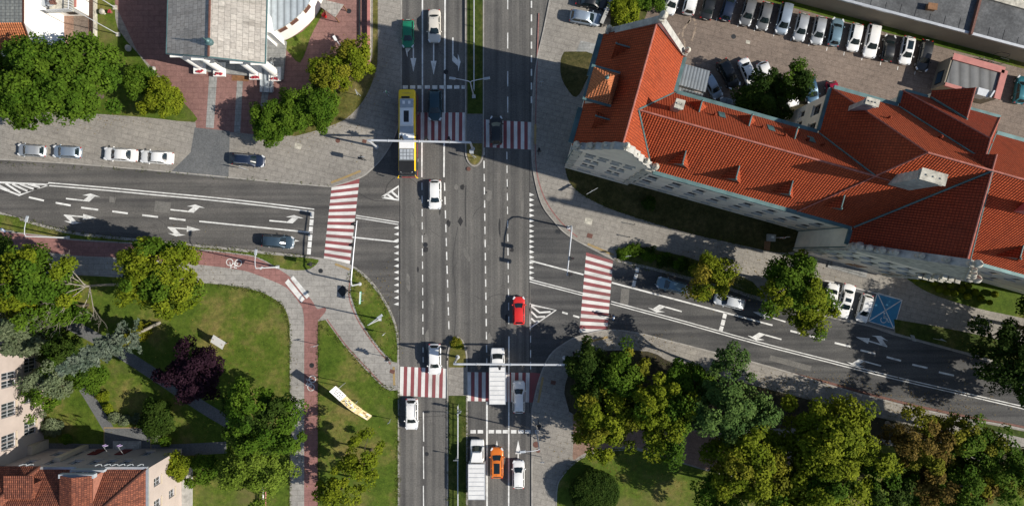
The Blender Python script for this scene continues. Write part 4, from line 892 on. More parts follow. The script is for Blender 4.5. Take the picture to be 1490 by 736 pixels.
mb = MB(); wz(mb, [(266, 668), (281, 668), (281, 860), (266, 860)], .1, .35); mb.build('terrace_slab', 'stone_grey', sb)
# flags on the school wing
for px, py in ((156, 667), (177, 670)):
    o = W(px, py, 7.2); f = thing('flag', 'white and magenta flag on short pole, %s of two beside building entrance' % ('left' if px < 160 else 'right'), 'flag', (o.x, NE.y + 1.95, 6.6))
    mb = MB(); mb.tube([(0, -1.2, 0), (0, .4, 1.5)], .03, 6); mb.build('pole', 'galv', f)
    mb = MB(); rows = [[(math.sin(i * 1.1) * .12 + j * .02, .1 + i * .1, 1.35 - j * .14 + i * .1) for i in range(6)] for j in range(8)]; mb.grid(rows); mb.v = [(x * .8, y * .6 + .2, 1.2 + (z - 1.2) * .7) for x, y, z in mb.v]; mb.m = [0 if i % 5 in (0, 1, 4) else 1 for i in range(len(mb.f))]; mb.build('cloth', ['lilac', 'purple_cloth'], f)
# ---- walls and fences
def boundary(name, pts, label, cat, h=1., th=.3, m_='stone', cap='coping'):
    t = thing(name, label, cat); mb = MB(); band(mb, G(pts), th, h, 0, h); mb.build('wall', m_, t)
    mb = MB(); band(mb, G(pts), th + .12, h + .1, 0, .1); mb.build('coping', cap, t); return t
boundary('garden_wall', [(538, -120), (538, 96)], 'low churchyard wall with reddish coping beside grass strip', 'wall', .7, .3, 'stone', 'coping')
boundary('yard_wall', [(893, -120), (890, 0), (873, 40)], 'pale stone yard wall beside the school gable and hedge', 'wall', 1.6, .4, 'stone', 'stone_grey')
boundary('house_wall', [(142, -120), (142, 67)], 'thin white garden wall between brick yard and lawn', 'wall', .8, .12, 'stone', 'stone')
boundary('railing_base', [(524, -120), (524, 60)], 'low dark kerb wall in the churchyard paving', 'wall', .3, .12, 'dark_metal', 'dark_metal')
# ------------------------------------------------------------------ vehicles
# kind: length, width, height, windscreen base / top, rear roof edge, rear base (fractions from the front), bonnet height
KIND = {'hatch': (4.05, 1.74, 1.47, .25, .42, .87, .955, .92), 'sedan': (4.65, 1.80, 1.44, .27, .43, .70, .83, .90), 'wagon': (4.65, 1.80, 1.48, .26, .41, .90, .965, .92),
        'suv': (4.45, 1.85, 1.66, .25, .40, .87, .955, 1.03), 'van': (4.5, 1.82, 1.80, .19, .34, .92, .975, 1.05), 'small': (3.6, 1.62, 1.48, .23, .40, .87, .955, .92)}
def super_(t, n): return math.copysign(abs(math.cos(t)) ** n, math.cos(t)), math.copysign(abs(math.sin(t)) ** n, math.sin(t))
def loft_body(L, Wd, fr, nose=.16, tail=.12):
    # fr(x) -> (belt height); plan half width narrows towards rounded ends
    mb = MB(); rows = []
    xs = [0, .012, .04, .085, .15, .25, .4, .55, .7, .82, .9, .955, .985, 1.]
    for t in xs:
        x = L / 2 - t * L
        if t < nose: q = 1 - t / nose; hw = Wd / 2 * (1 - .30 * q ** 2.6)
        elif t > 1 - tail: q = (t - 1 + tail) / tail; hw = Wd / 2 * (1 - .22 * q ** 2.6)
        else: hw = Wd / 2
        e = .55 if t in (0, 1.) else (.85 if t in (.012, .985) else 1.)
        zb = fr(t); z0 = .24 + (.12 if e < .8 else 0); zt = zb if e == 1 else z0 + (zb - z0) * (.72 if e == .55 else .9)
        half = [(hw * .86, z0), (hw * .97, z0 + .12), (hw, z0 + (zt - z0) * .5), (hw * .985, z0 + (zt - z0) * .78), (hw * .93, zt - .035), (hw * .80, zt), (hw * .45, zt + .025), (0, zt + .035)]
        rows.append([(x, -y, z) for y, z in half] + [(x, y, z) for y, z in half[-2::-1]])
    mb.grid(rows, 0, False, flip=False)
    mb.poly([p for p in rows[0]][::1]); mb.poly(rows[-1][::-1]); mb.poly([r[0] for r in rows] + [r[-1] for r in rows[::-1]])
    return mb
def quadp(mb, a, b_, c, d, n=4, bulge=Vector((0, 0, 0)), inset=.06, off=.008, mi=0):
    # a curved glass panel, inset from the corners a b c d and standing off the body by a few mm
    a, b_, c, d = map(Vector, (a, b_, c, d)); nrm = (b_ - a).cross(d - a).normalized()
    g = lambda u, v: a.lerp(b_, u).lerp(d.lerp(c, u), v)
    rows = []
    for j in range(3):
        v = inset + (1 - 2 * inset) * j / 2
        rows.append([g(inset * .8 + (1 - 1.6 * inset) * i / n, v) + bulge * (1 - (2 * i / n - 1) ** 2) + nrm * off for i in range(n + 1)])
    mb.grid(rows, mi)
PROTO = {}
def car_meshes(kind):
    if kind in PROTO: return PROTO[kind]
    L, Wd, Hh, f0, f1, f2, f3, bz = KIND[kind]
    X = lambda t: L / 2 - t * L
    belt = lambda t: bz - .26 * max(0, (f0 - t) / f0) ** 1.7 - (.10 * max(0, (t - .9) / .1) ** 2 if kind != 'sedan' else .08 * max(0, (t - f3) / (1 - f3)) ** 1.5)
    mb = loft_body(L, Wd, belt)
    wb = Wd / 2 * .90; wt = Wd / 2 * .70; zb = bz - .02; zt = Hh
    def ring(t, w_, z): return [(X(t) - .0, -w_ + 2 * w_ * i / 6, z + (.045 * (1 - (2 * i / 6 - 1) ** 2) if z > bz + .1 else 0)) for i in range(7)]
    bow = lambda r, k: [(x + k * (1 - (2 * i / 6 - 1) ** 2), y, z) for i, (x, y, z) in enumerate(r)]
    fb, ft, rt, rb = bow(ring(f0, wb, zb), .14), bow(ring(f1, wt, zt - .05), .09), bow(ring(f2, wt, zt - .04), -.05), bow(ring(f3, wb * .95, zb), -.06)
    m1 = ring((f1 * 2 + f2) / 3, wt * 1.02, zt); m2 = ring((f1 + 2 * f2) / 3, wt * 1.02, zt)
    mb.grid([fb, ft, m1, m2, rt, rb])
    for s_ in (0, -1):
        sd = [fb[s_], ft[s_], m1[s_], m2[s_], rt[s_], rb[s_]]; mb.poly(sd if s_ == 0 else sd[::-1])
    out = [('body', None, mb.mesh('body', 'car_white', smooth=True), None)]
    g = MB(); quadp(g, fb[0], fb[-1], ft[-1], ft[0], 6, Vector((.13, 0, .02)), .05); out.append(('windscreen', None, g.mesh('windscreen', 'glass', True), None))
    g = MB(); quadp(g, rb[-1], rb[0], rt[0], rt[-1], 6, Vector((-.06, 0, .02)), .07); out.append(('rear_window', None, g.mesh('rear_window', 'glass', True), None))
    tm = (f1 + f2) / 2
    for s_ in (0, -1):
        at = lambda t, q: Vector((X(t), (-1 if s_ == 0 else 1) * (wb + (wt - wb) * q), zb + (zt - .05 - zb) * q))
        def sw(t0b, t1b, t0t, t1t):
            g = MB(); q = [at(t0b, .08), at(t1b, .08), at(t1t, .94), at(t0t, .94)]
            if s_ == 0: q = [q[1], q[0], q[3], q[2]]
            quadp(g, *q, 2, Vector((0, 0, 0)), .04, .012); return g.mesh('side_window', 'glass')
        out.append(('side_window', None, sw(f0 + .02, tm - .006, f1 + .01, tm - .006), None)); out.append(('side_window', None, sw(tm + .006, f3 - .02, tm + .006, f2 - .005), None))
    for sx in (1, -1):
        for sy in (1, -1):
            x = X(.19) if sx > 0 else X(.80); y = sy * (Wd / 2 - .10); r = .33
            w = MB(); w.tube([(0, -.105, 0), (0, .105, 0)], r, 16); h = MB(); h.tube([(0, sy * .08, 0), (0, sy * .118, 0)], r * .62, 10)
            out.append(('wheel', None, w.mesh('wheel', 'rubber'), (x, y, r))); out.append(('rim', 'wheel', h.mesh('rim', 'galv'), None))
    for sy in (1, -1):
        h = MB(); h.box((0, 0, 0), (.46, .22, .13), sy * -R(28)); out.append(('headlight', None, h.mesh('headlight', 'lamp_clear'), (X(.055), sy * (Wd / 2 * .80), belt(.05) - .09)))
        h = MB(); h.box((0, 0, 0), (.09, .26, .15), sy * R(24)); out.append(('tail_light', None, h.mesh('tail_light', 'lamp_red'), (X(.982), sy * (Wd / 2 * .76), belt(.97) - .20)))
        h = MB(); h.ball((0, 0, 0), .11, 8, 0, .7); h.tube([(0, -sy * .12, -.02), (0, 0, 0)], .03, 5); out.append(('mirror', None, h.mesh('mirror', 'car_white', True), (X(f0 + .045), sy * (Wd / 2 + .08), bz + .06)))
        h = MB(); h.box((0, 0, 0), (.16, .03, .04)); out.append(('door_handle', None, h.mesh('door_handle', 'galv'), (X(tm + .05), sy * (Wd / 2 - .005), bz - .16)))
    h = MB(); h.box((0, 0, 0), (.04, .95, .14)); out.append(('grille', None, h.mesh('grille', 'black'), (L / 2 - .035, 0, .52)))
    for x in (L / 2 - .0, -L / 2 - .01):
        h = MB(); h.box((0, 0, 0), (.03, .5, .11)); out.append(('number_plate', None, h.mesh('number_plate', 'sign_white'), (x, 0, .42 if x > 0 else .62)))
    h = MB(); h.box((0, .35, 0), (.03, .62, .025), R(8)); h.box((.02, -.3, 0), (.03, .62, .025), R(8)); out.append(('wiper', None, h.mesh('wiper', 'black'), (X(f0) + .06, 0, zb + .035)))
    PROTO[kind] = out; return out
RAIL = {}
def car(kind, px, py, head, color, label, group='cars on the street', name='parked_car', rails=False, roof=None, sunroof=False, zg=0., s=1.):
    # head: direction the nose points, degrees counter-clockwise from image right
    L, Wd, Hh, f0, f1, f2, f3, bz = KIND[kind]
    o = W(px, py, zg + 1.1); t = thing(name, label, 'car', (o.x, o.y, zg), R(head), group); t.scale = (s, s, 1)
    last = {}
    for nm, par, me, loc in car_meshes(kind):
        q = bpy.data.objects.new(nm, me); C.objects.link(q); q.parent = last[par] if par else t
        if loc: q.location = loc
        last[nm] = q
        if nm in ('body', 'mirror'):
            q.material_slots[0].link = 'OBJECT'; q.material_slots[0].material = MATS['car_' + color]
    X = lambda t_: L / 2 - t_ * L
    if rails:
        for s_ in (-1, 1): mb = MB(); y = s_ * Wd / 2 * .64; mb.tube([(X(f1 + .04), y, Hh - .02), (X(f1 + .08), y, Hh + .06), (X(f2 - .06), y, Hh + .06), (X(f2 - .02), y, Hh - .02)], .025, 5); mb.build('roof_rail', 'galv', t)
    if sunroof:
        a, b_ = (f1 + .06, f2 - .08) if sunroof == 'long' else (f1 + .05, f1 + .16); mb = MB(); y = Wd / 2 * .46
        rows = [[(X(tt), -y + 2 * y * i / 4, Hh + .012 + .045 * (1 - (.66 * (2 * i / 4 - 1)) ** 2)) for i in range(5)] for tt in np.linspace(a, b_, 5)]
        mb.grid(rows); mb.build('sunroof', 'glass', t)
    mb = MB(); mb.tube([(X(f2 - .05), 0, Hh - .01), (X(f2 - .01), 0, Hh + .18)], .012, 4); mb.build('aerial', 'black', t)
    return t
ST = 'cars driving through or waiting at the junction'
D = -90
car('hatch', 593, 48, -90, 'green', 'green hatchback heading south beside the white saloon at the top', ST, 'car')
car('sedan', 631.5, 37, -90, 'cream', 'cream white saloon waiting in the middle lane beside the green hatchback', ST, 'car', s=1.02)
car('hatch', 632.5, 152, -90, 'teal', 'dark teal car stopped on the crosswalk beside the yellow bus', ST, 'car', s=1.12)
car('hatch', 722, 189, 90, 'black', 'black car driving over the crosswalk right of the grass median', ST, 'car', s=1.02)
car('hatch', 632.5, 283, -90, 'white', 'white hatchback just past the crosswalk south of the yellow bus', ST, 'car', s=1.04)
car('hatch', 755, 452, 90, 'red', 'bright red hatchback driving beside the white chevron triangle', ST, 'car')
car('suv', 632, 523, -90, 'white', 'white car reaching the lower crosswalk beside the grass island tip', ST, 'car', sunroof=False)
car('suv', 598.5, 603, -90, 'white', 'white car with roof rails just below the lower left crosswalk', ST, 'car', rails=True)
car('wagon', 755, 578, 90, 'white', 'white estate car on the crosswalk right of the white box truck', ST, 'car', rails=True)
car('suv', 723, 674, 90, 'orange', 'orange car with long black sunroof beside the white flatbed truck', ST, 'car', sunroof='long')
car('hatch', 754.5, 691, 90, 'white', 'white car behind the straight arrow, right of the orange car', ST, 'car')
car('wagon', 403, 351.5, -4, 'slateblue', 'blue grey estate car waiting at the dashed stop line, west road', ST, 'car')
PW = 'cars parked along the west road'
car('hatch', 43.5, 218.5, 176, 'silver', 'silver hatchback, leftmost of the four cars in a row by the big tree', PW)
car('hatch', 95, 220.5, 177, 'steel', 'bluish silver hatchback, second from the left in the row of four', PW)
car('sedan', 173, 224.5, 176, 'white', 'white saloon, third of four, ahead of another white saloon', PW, s=1.04)
car('sedan', 226, 228.5, 176, 'white', 'white saloon, rightmost of four, next to the grey driveway', PW, s=1.02)
car('wagon', 360, 232.5, -5, 'navy', 'dark navy estate with roof rails parked across the grey driveway edge', PW, rails=True)
PE = 'cars parked along the east road'
car('wagon', 979, 415.5, 165, 'bluegrey', 'blue grey car beside the yellowing tree, nose towards the crosswalk', PE, s=.96)
car('wagon', 1063, 438.5, 166, 'pearl', 'pale silver estate behind the yellowing tree, beside white lane arrow', PE, s=.96)
car('hatch', 1211.5, 432, 77, 'white', 'white hatchback half under the roadside tree, left of white saloon', PE, zg=.13, s=.98)
car('sedan', 1232.5, 438, 255, 'white', 'long white saloon with sunroof between two shorter white cars', PE, zg=.13, sunroof=True, s=1.06)
car('hatch', 1260, 448.5, 255, 'white', 'white hatchback parked beside the blue disabled bay', PE, zg=.13)
YT = 'cars parked in the upper row of the yard'
for kind, x, y, hd, col, lab, kw in (
    ('hatch', 980, 0, 250, 'white', 'white car at the left end of the yard row, cut by the top edge', {}),
    ('van', 1007, -2, 76, 'white', 'white van like car second in the yard row at the top edge', {}),
    ('sedan', 1033, 4, 76, 'black', 'black car with red tail lights, third in the yard row', {}),
    ('hatch', 1061, 9, 74, 'navy', 'dark blue car tail first in the yard row beside a dark grey one', {}),
    ('hatch', 1090, 16, 254, 'grey', 'dark grey hatchback nose out between dark blue and grey silver cars', {}),
    ('hatch', 1114, 22.5, 256, 'grey', 'grey silver hatchback nose out, left of the larger blue silver people carrier', {}),
    ('van', 1142, 26.5, 257, 'steel', 'large blue silver people carrier in the middle of the yard row', {}),
    ('hatch', 1167.5, 38.5, 257, 'silver', 'pale silver hatchback right of the blue silver people carrier', {}),
    ('hatch', 1193, 43.5, 258, 'silver', 'pale silver hatchback left of the dark teal car', {}),
    ('hatch', 1218, 45.5, 78, 'bluegrey', 'dark teal grey car parked nose in among silver and white cars', {}),
    ('hatch', 1246, 53.5, 258, 'white', 'white hatchback nose out, right of the teal grey car', {'sunroof': False}),
    ('wagon', 1271, 58.5, 259, 'white', 'longest white car of the yard row, left of a black car', {'s': 1.06}),
    ('hatch', 1295, 69, 80, 'black', 'black car nose in between two white cars of the yard row', {'s': .95}),
    ('hatch', 1322, 72.5, 259, 'white', 'white car with black glass roof, second from the right of the yard row', {'sunroof': 'long'}),
    ('wagon', 1347.5, 80, 258, 'black', 'black car at the right end of the yard row', {'s': .98})):
    car(kind, x, y, hd, col, lab, YT, zg=.126, **kw)
YL = 'cars parked around the courtyard tree'
car('hatch', 1038, 125, -60, 'steel', 'small blue grey hatchback beside the ribbed metal lean-to roof', YL, zg=.126, s=.92)
car('suv', 1061, 107, -62, 'black', 'black car between small grey hatchback and white saloon in courtyard', YL, zg=.126)
car('sedan', 1090.5, 105.5, -67, 'white', 'white saloon left of the dark courtyard tree', YL, zg=.126, s=.95)
car('hatch', 1116, 109, -72, 'white', 'white car half hidden under the left side of courtyard tree', YL, zg=.126)
car('hatch', 1151, 134, -74, 'white', 'white car almost wholly hidden below the courtyard tree crown', YL, zg=.126)
car('hatch', 1182, 130, -78, 'blue', 'dark blue car at the right side of the courtyard tree', YL, zg=.126)
car('small', 1214, 136, -80, 'cherry', 'red car peeking out behind the school roof corner', YL, zg=.126)
car('hatch', 1068, 152, 170, 'grey', 'grey car in the shade close behind the school eave', YL, zg=.126)
OT = 'cars parked by the school gable'
car('suv', 852, 25, -10, 'steel', 'silver blue estate with roof rails parked outside the pale yard wall', OT, zg=.12, rails=True)
car('sedan', 862, 1, -10, 'black', 'dark car at the top edge above the silver blue estate', OT, zg=.12)
car('hatch', 1489, 130, 80, 'petrol', 'petrol blue car at the right frame edge in the yard', OT, zg=.126)
# ---- city bus
o = W(595, 195, 1.5)
bus = thing('city_bus', 'yellow city bus with white and grey roof units, stopped at the crosswalk', 'bus', (o.x - .1, o.y - .05, 0), R(-90))
L, Wd, Hh = 12.1, 2.5, 3.0
def rsec(x, w_, zs): return [(x, -w_ * k, z) for k, z in zs] + [(x, w_ * k, z) for k, z in zs[::-1]]
zs = [(.96, .3), (1., .5), (1., 1.0), (1., 1.05), (.985, 2.35), (.97, 2.62), (.93, 2.85), (.84, 2.98), (.5, 3.02)]
mb = MB(); xs = [(6.05, .86), (6.0, .93), (5.85, .98), (5.4, 1.), (3, 1.), (0, 1.), (-3, 1.), (-5.6, 1.), (-5.95, .97), (-6.05, .9)]
rows = [rsec(x, Wd / 2 * k, zs) for x, k in xs]; n = len(rows[0])
for i in range(len(rows) - 1):
    for j in range(n - 1):
        lo = min(j, n - 2 - j); front = i < 3
        mi = 1 if lo < 3 else (2 if lo == 3 else 0)
        if front and lo >= 3: mi = 2
        mb.poly([rows[i][j], rows[i][j + 1], rows[i + 1][j + 1], rows[i + 1][j]], mi)
mb.poly([rows[0][j] for j in range(3)] + [rows[0][-1 - j] for j in range(2, -1, -1)], 1); mb.poly(rows[0][3:-3], 2); mb.poly(rows[-1][::-1], 0)
mb.build('body', ['bus_yellow', 'bus_red', 'glass'], bus)
def bb(name, x, y, z, d, m_, par=bus, taper=.94, **k): q = MB(); q.box((x, y, z), d, 0, 0, taper); return q.build(name, m_, par, **k)
mb = MB(); mb.box((4.95, 0, 2.99), (2.1, 2.2, .06)); mb.box((5.6, 0, 3.05), (.35, 1.5, .02)); rc = mb.build('roof_front', 'black', bus)
mb = MB(); mb.poly([(5.55, -.85, 3.06), (5.78, -.7, 3.06), (5.78, .7, 3.06), (5.55, .85, 3.06)]); mb.build('destination_visor', 'sign_white', rc)
bt = bb('battery_pack', 3.15, 0, 3.0, (1.7, 2.15, .22), 'mid_grey')
for i in range(3):
    for j in range(4): bb('cell_cover', 2.62 + i * .5, -.72 + j * .48, 3.22, (.42, .4, .05), 'light_grey', bt)
bb('roof_panel', 1.2, 0, 3.0, (2.2, 2.15, .16), 'sign_white')
bb('roof_channel', -.45, 0, 3.0, (1.2, 2.0, .10), 'light_grey')
ac = bb('air_unit', -2.2, 0, 3.0, (2.7, 1.95, .36), 'sign_white', taper=.88); bb('fan_grille', -2.2, 0, 3.36, (1.6, .72, .03), 'black', ac)
for x in (-2.7, -2.2, -1.7): q = MB(); q.lathe((x, 0, 3.39), [(.22, 0), (.22, .02), (.06, .025)], 12); q.build('fan', 'dark_metal', ac)
rp = bb('rear_unit', -4.1, 0, 3.0, (1.3, 1.95, .2), 'light_grey')
for y in (-.4, .4): bb('hatch_light', -4.2, y, 3.2, (.45, .35, .04), 'sign_white', rp)
bb('rear_vent', -4.95, -.15, 3.0, (.3, 1.2, .06), 'black')
q = MB()
for i in range(7): q.box((-5.55, -.5 + i * .17, 3.025), (.2, .11, .006))
q.build('roof_lettering', 'sign_yellow', bus)
for sx in (3.6, -3.2):
    for sy in (1, -1): q = MB(); q.tube([(0, -.14, 0), (0, .14, 0)], .48, 16); wq = q.build('wheel', 'rubber', bus, (sx, sy * 1.12, .48)); q = MB(); q.tube([(0, sy * .1, 0), (0, sy * .155, 0)], .27, 12); q.build('rim', 'galv', wq)
for sy in (1, -1): q = MB(); q.tube([(5.95, sy * 1.1, 2.6), (6.25, sy * 1.3, 2.5), (6.3, sy * 1.35, 2.1)], .05, 6); q.box((6.3, sy * 1.36, 1.75), (.12, .22, .4)); q.build('mirror', 'bus_yellow', bus)
for sy in (1, -1): bb('headlight', 6.0, sy * .85, .55, (.1, .4, .2), 'lamp_clear'); bb('tail_light', -6.05, sy * .9, .8, (.06, .2, .5), 'lamp_red')
bb('bumper', 5.98, 0, .3, (.22, 2.2, .3), 'bus_red')
bb('door', 4.5, 1.245, .35, (1.2, .04, 2.1), 'glass', taper=1); bb('door', .6, 1.245, .35, (1.3, .04, 2.1), 'glass', taper=1)
# ---- trucks
def truck(px, py, label, cab_len, box_l, box_w, box_h, zb, boxmat, kind):
    Lt = cab_len + box_l + .15; o = W(px, py, 1.6); t = thing('delivery_truck', label, 'truck', (o.x, o.y, 0), R(90), 'white trucks at the junction')
    x0 = Lt / 2; mb = MB(); rows = []
    cabw = 2.0
    prof = [(0, .5, .75, .80), (.05, .42, .95, .90), (.25, .4, 1.05, .97), (.75, .4, 1.2, 1.), (cab_len * .62, .4, 1.25, 1.), (cab_len, .4, 1.25, 1.)]
    for dx, z0, z1, k in prof:
        hw = cabw / 2 * k; half = [(hw * .95, z0), (hw, z0 + .2), (hw, z1 - .1), (hw * .9, z1), (0, z1 + .04)]
        rows.append([(x0 - dx, -y, z) for y, z in half] + [(x0 - dx, y, z) for y, z in half[-2::-1]])
    mb.grid(rows); mb.poly(rows[0]); mb.poly(rows[-1][::-1])
    wb, wt = cabw / 2 * .94, cabw / 2 * .78; xa, xb, xc = x0 - .85, x0 - 1.5, x0 - cab_len
    fb = [(xa + .12 * (1 - (i / 3 - 1) ** 2), -wb + 2 * wb * i / 6, 1.22) for i in range(7)]; ft = [(xb + .08 * (1 - (i / 3 - 1) ** 2), -wt + 2 * wt * i / 6, 2.05 + .04 * (1 - (i / 3 - 1) ** 2)) for i in range(7)]
    rt = [(xc, -wt + 2 * wt * i / 6, 2.15 + .05 * (1 - (i / 3 - 1) ** 2)) for i in range(7)]; rb = [(xc - .02, -wb + 2 * wb * i / 6, 1.22) for i in range(7)]
    mb.grid([fb, ft, rt, rb]); mb.poly([fb[0], ft[0], rt[0], rb[0]]); mb.poly([fb[-1], ft[-1], rt[-1], rb[-1]][::-1])
    mb.build('cab', 'car_white', t, smooth=False)
    g = MB(); quadp(g, fb[0], fb[-1], ft[-1], ft[0], 6, Vector((.12, 0, .02)), .05); g.build('windscreen', 'glass', t)
    for s_ in (1, -1):
        a_ = lambda x, q: Vector((x, s_ * (wb + (wt - wb) * q), 1.22 + .85 * q)); q = [a_(xa - .15, .06), a_(xc + .35, .06), a_(xc + .35, .9), a_(xb - .05, .9)]
        g = MB(); quadp(g, *(q if s_ > 0 else [q[1], q[0], q[3], q[2]]), 2, Vector((0, 0, 0)), .03, .014); g.build('side_window', 'glass', t)
        g = MB(); g.tube([(xa - .2, s_ * .98, 1.35), (xa - .1, s_ * 1.22, 1.4)], .03, 5); g.box((xa - .1, s_ * 1.25, 1.2), (.14, .2, .4)); g.build('mirror', 'black', t)
        g = MB(); g.box((x0 - .2, s_ * .74, .7), (.3, .3, .16), -s_ * R(25)); g.build('headlight', 'lamp_clear', t)
        g = MB(); g.box((-x0 + .05, s_ * box_w * .42, .7), (.08, .25, .14)); g.build('tail_light', 'lamp_red', t)
        for sx in (x0 - .95, -x0 + 1.1): g = MB(); g.tube([(0, -.12, 0), (0, .12, 0)], .38, 14); wq = g.build('wheel', 'rubber', t, (sx, s_ * .86, .38)); g = MB(); g.tube([(0, s_ * .1, 0), (0, s_ * .13, 0)], .22, 10); g.build('rim', 'galv', wq)
    g = MB(); g.box((-.2, 0, .55), (Lt - .8, .9, .22)); g.build('chassis', 'dark_metal', t)
    if kind == 'spoiler':
        g = MB(); g.prism([(xc + 1.5, -.62), (xc + 1.5, .62), (xc + .02, .92), (xc + .02, -.92)], 2.12, 2.45, scale=.9); g.build('roof_spoiler', 'car_white', t)
    bx = -x0 + box_l / 2; b = MB(); b.box((bx, 0, zb), (box_l, box_w, box_h)); q = b.build('cargo_box', boxmat, t)
    g = MB()
    for s_ in (1, -1): g.box((bx, s_ * (box_w / 2 + .01), zb + box_h - .1), (box_l + .06, .08, .12)); 
    for x in (-box_l / 2, box_l / 2): g.box((bx + x, 0, zb + box_h - .1), (.07, box_w - .08, .118))
    for i in range(1, 8): g.box((bx - box_l / 2 + box_l * i / 8, 0, zb + box_h), (.07, box_w - .2, .03))
    g.build('box_trim', 'galv', q)
    return t
truck(724, 546, 'white box truck under the lower gantry with windscreen shaded by its arm', 2.35, 5.2, 2.25, 2.05, .8, 'truck_white', 'plain')
truck(694, 682, 'white truck with wind deflector and flat box beside the orange car', 2.9, 5.0, 2.35, 1.75, .8, 'truck_white', 'spoiler')
# ------------------------------------------------------------------ trees and plants
def quads(name, ctr, nrm, size, col, parent, asp=1.6, rng=None):
    # one leaf mesh: a rhombus per leaf spray, with its own natural colour
    n = len(ctr); a = np.cross(nrm, rng.normal(size=(n, 3))); a /= np.linalg.norm(a, axis=1)[:, None] + 1e-9; b_ = np.cross(nrm, a)
    s_ = size[:, None]; v = np.empty((n, 4, 3)); bend = nrm * s_ * .18
    v[:, 0] = ctr - a * s_ * asp / 2; v[:, 1] = ctr + b_ * s_ / 2 - bend; v[:, 2] = ctr + a * s_ * asp / 2; v[:, 3] = ctr - b_ * s_ / 2 - bend
    me = bpy.data.meshes.new(name); me.vertices.add(n * 4); me.vertices.foreach_set('co', v.reshape(-1))
    me.loops.add(n * 4); me.loops.foreach_set('vertex_index', np.arange(n * 4)); me.polygons.add(n)
    me.polygons.foreach_set('loop_start', np.arange(0, n * 4, 4)); me.polygons.foreach_set('loop_total', np.full(n, 4))
    at_ = me.attributes.new('tint', 'FLOAT_COLOR', 'FACE'); at_.data.foreach_set('color', np.concatenate([col, np.ones((n, 1))], 1).reshape(-1))
    me.materials.append(MATS['foliage']); me.update(); me.validate()
    o = bpy.data.objects.new(name, me); C.objects.link(o); o.parent = parent; return o
GREENS = {'mid': ((.042, .090, .007), (.082, .138, .012)), 'dark': ((.018, .040, .005), (.040, .068, .010)), 'lime': ((.090, .126, .007), (.172, .200, .013)), 'yellow': ((.15, .145, .012), (.27, .225, .03)),
          'gold': ((.105, .118, .009), (.195, .190, .018)), 'blue': ((.085, .120, .085), (.15, .182, .135)), 'teal': ((.048, .095, .022), (.092, .150, .036)), 'purple': ((.016, .006, .012), (.033, .014, .024)), 'rust': ((.095, .068, .014), (.175, .122, .028)),
          'light': ((.078, .130, .012), (.135, .190, .024)), 'grey': ((.088, .118, .060), (.16, .19, .105))}
def crown_pts(rng, rx, ry, rz, nclump, per, leafr, fill=.55, lobes=7):
    # clumps through an uneven ellipsoid: lobes pull the outline in and out
    ph = rng.uniform(0, 2 * PI, lobes); am = rng.uniform(.04, .16, lobes)
    d = rng.normal(size=(nclump, 3)); d /= np.linalg.norm(d, axis=1)[:, None]; d[:, 2] = np.where(d[:, 2] < -.35, -d[:, 2], d[:, 2])
    az = np.arctan2(d[:, 1], d[:, 0]); w_ = 1 + sum((am[i] * np.sin((i + 2) * az + ph[i]) for i in range(lobes)), np.zeros(nclump))
    r = fill + (1 - fill) * rng.uniform(0, 1, nclump) ** .6
    c = d * (r * w_)[:, None] * np.array([rx, ry, rz])
    ctr = np.repeat(c, per, 0); cl = np.repeat(np.arange(nclump), per)
    q = rng.normal(size=ctr.shape); q /= np.linalg.norm(q, axis=1)[:, None]
    rr_ = rng.uniform(.25, 1, len(ctr)) ** .5
    sz = np.repeat(rng.uniform(.65, 1.25, nclump), per)
    p = ctr + q * (rr_ * sz * leafr)[:, None] * np.array([1, 1, .75])
    n_ = q * .45 + d[cl] * .4 + rng.normal(size=ctr.shape) * .4 + np.array([.15, -.03, .55]); n_ /= np.linalg.norm(n_, axis=1)[:, None]
    return c, p, n_, cl
def limb(mb, a, b_, r0, r1, rng, sag=.1, n=4):
    a, b_ = Vector(a), Vector(b_); L = (b_ - a).length; pts = []
    for i in range(n + 1):
        t = i / n; p = a.lerp(b_, t); p += Vector(rng.normal(size=3)) * L * .03 * math.sin(PI * t); p.z += math.sin(PI * t) * L * sag; pts.append(p)
    mb.tube(pts, [r0 + (r1 - r0) * i / n for i in range(n + 1)], 6)
TG = 'trees around the junction'
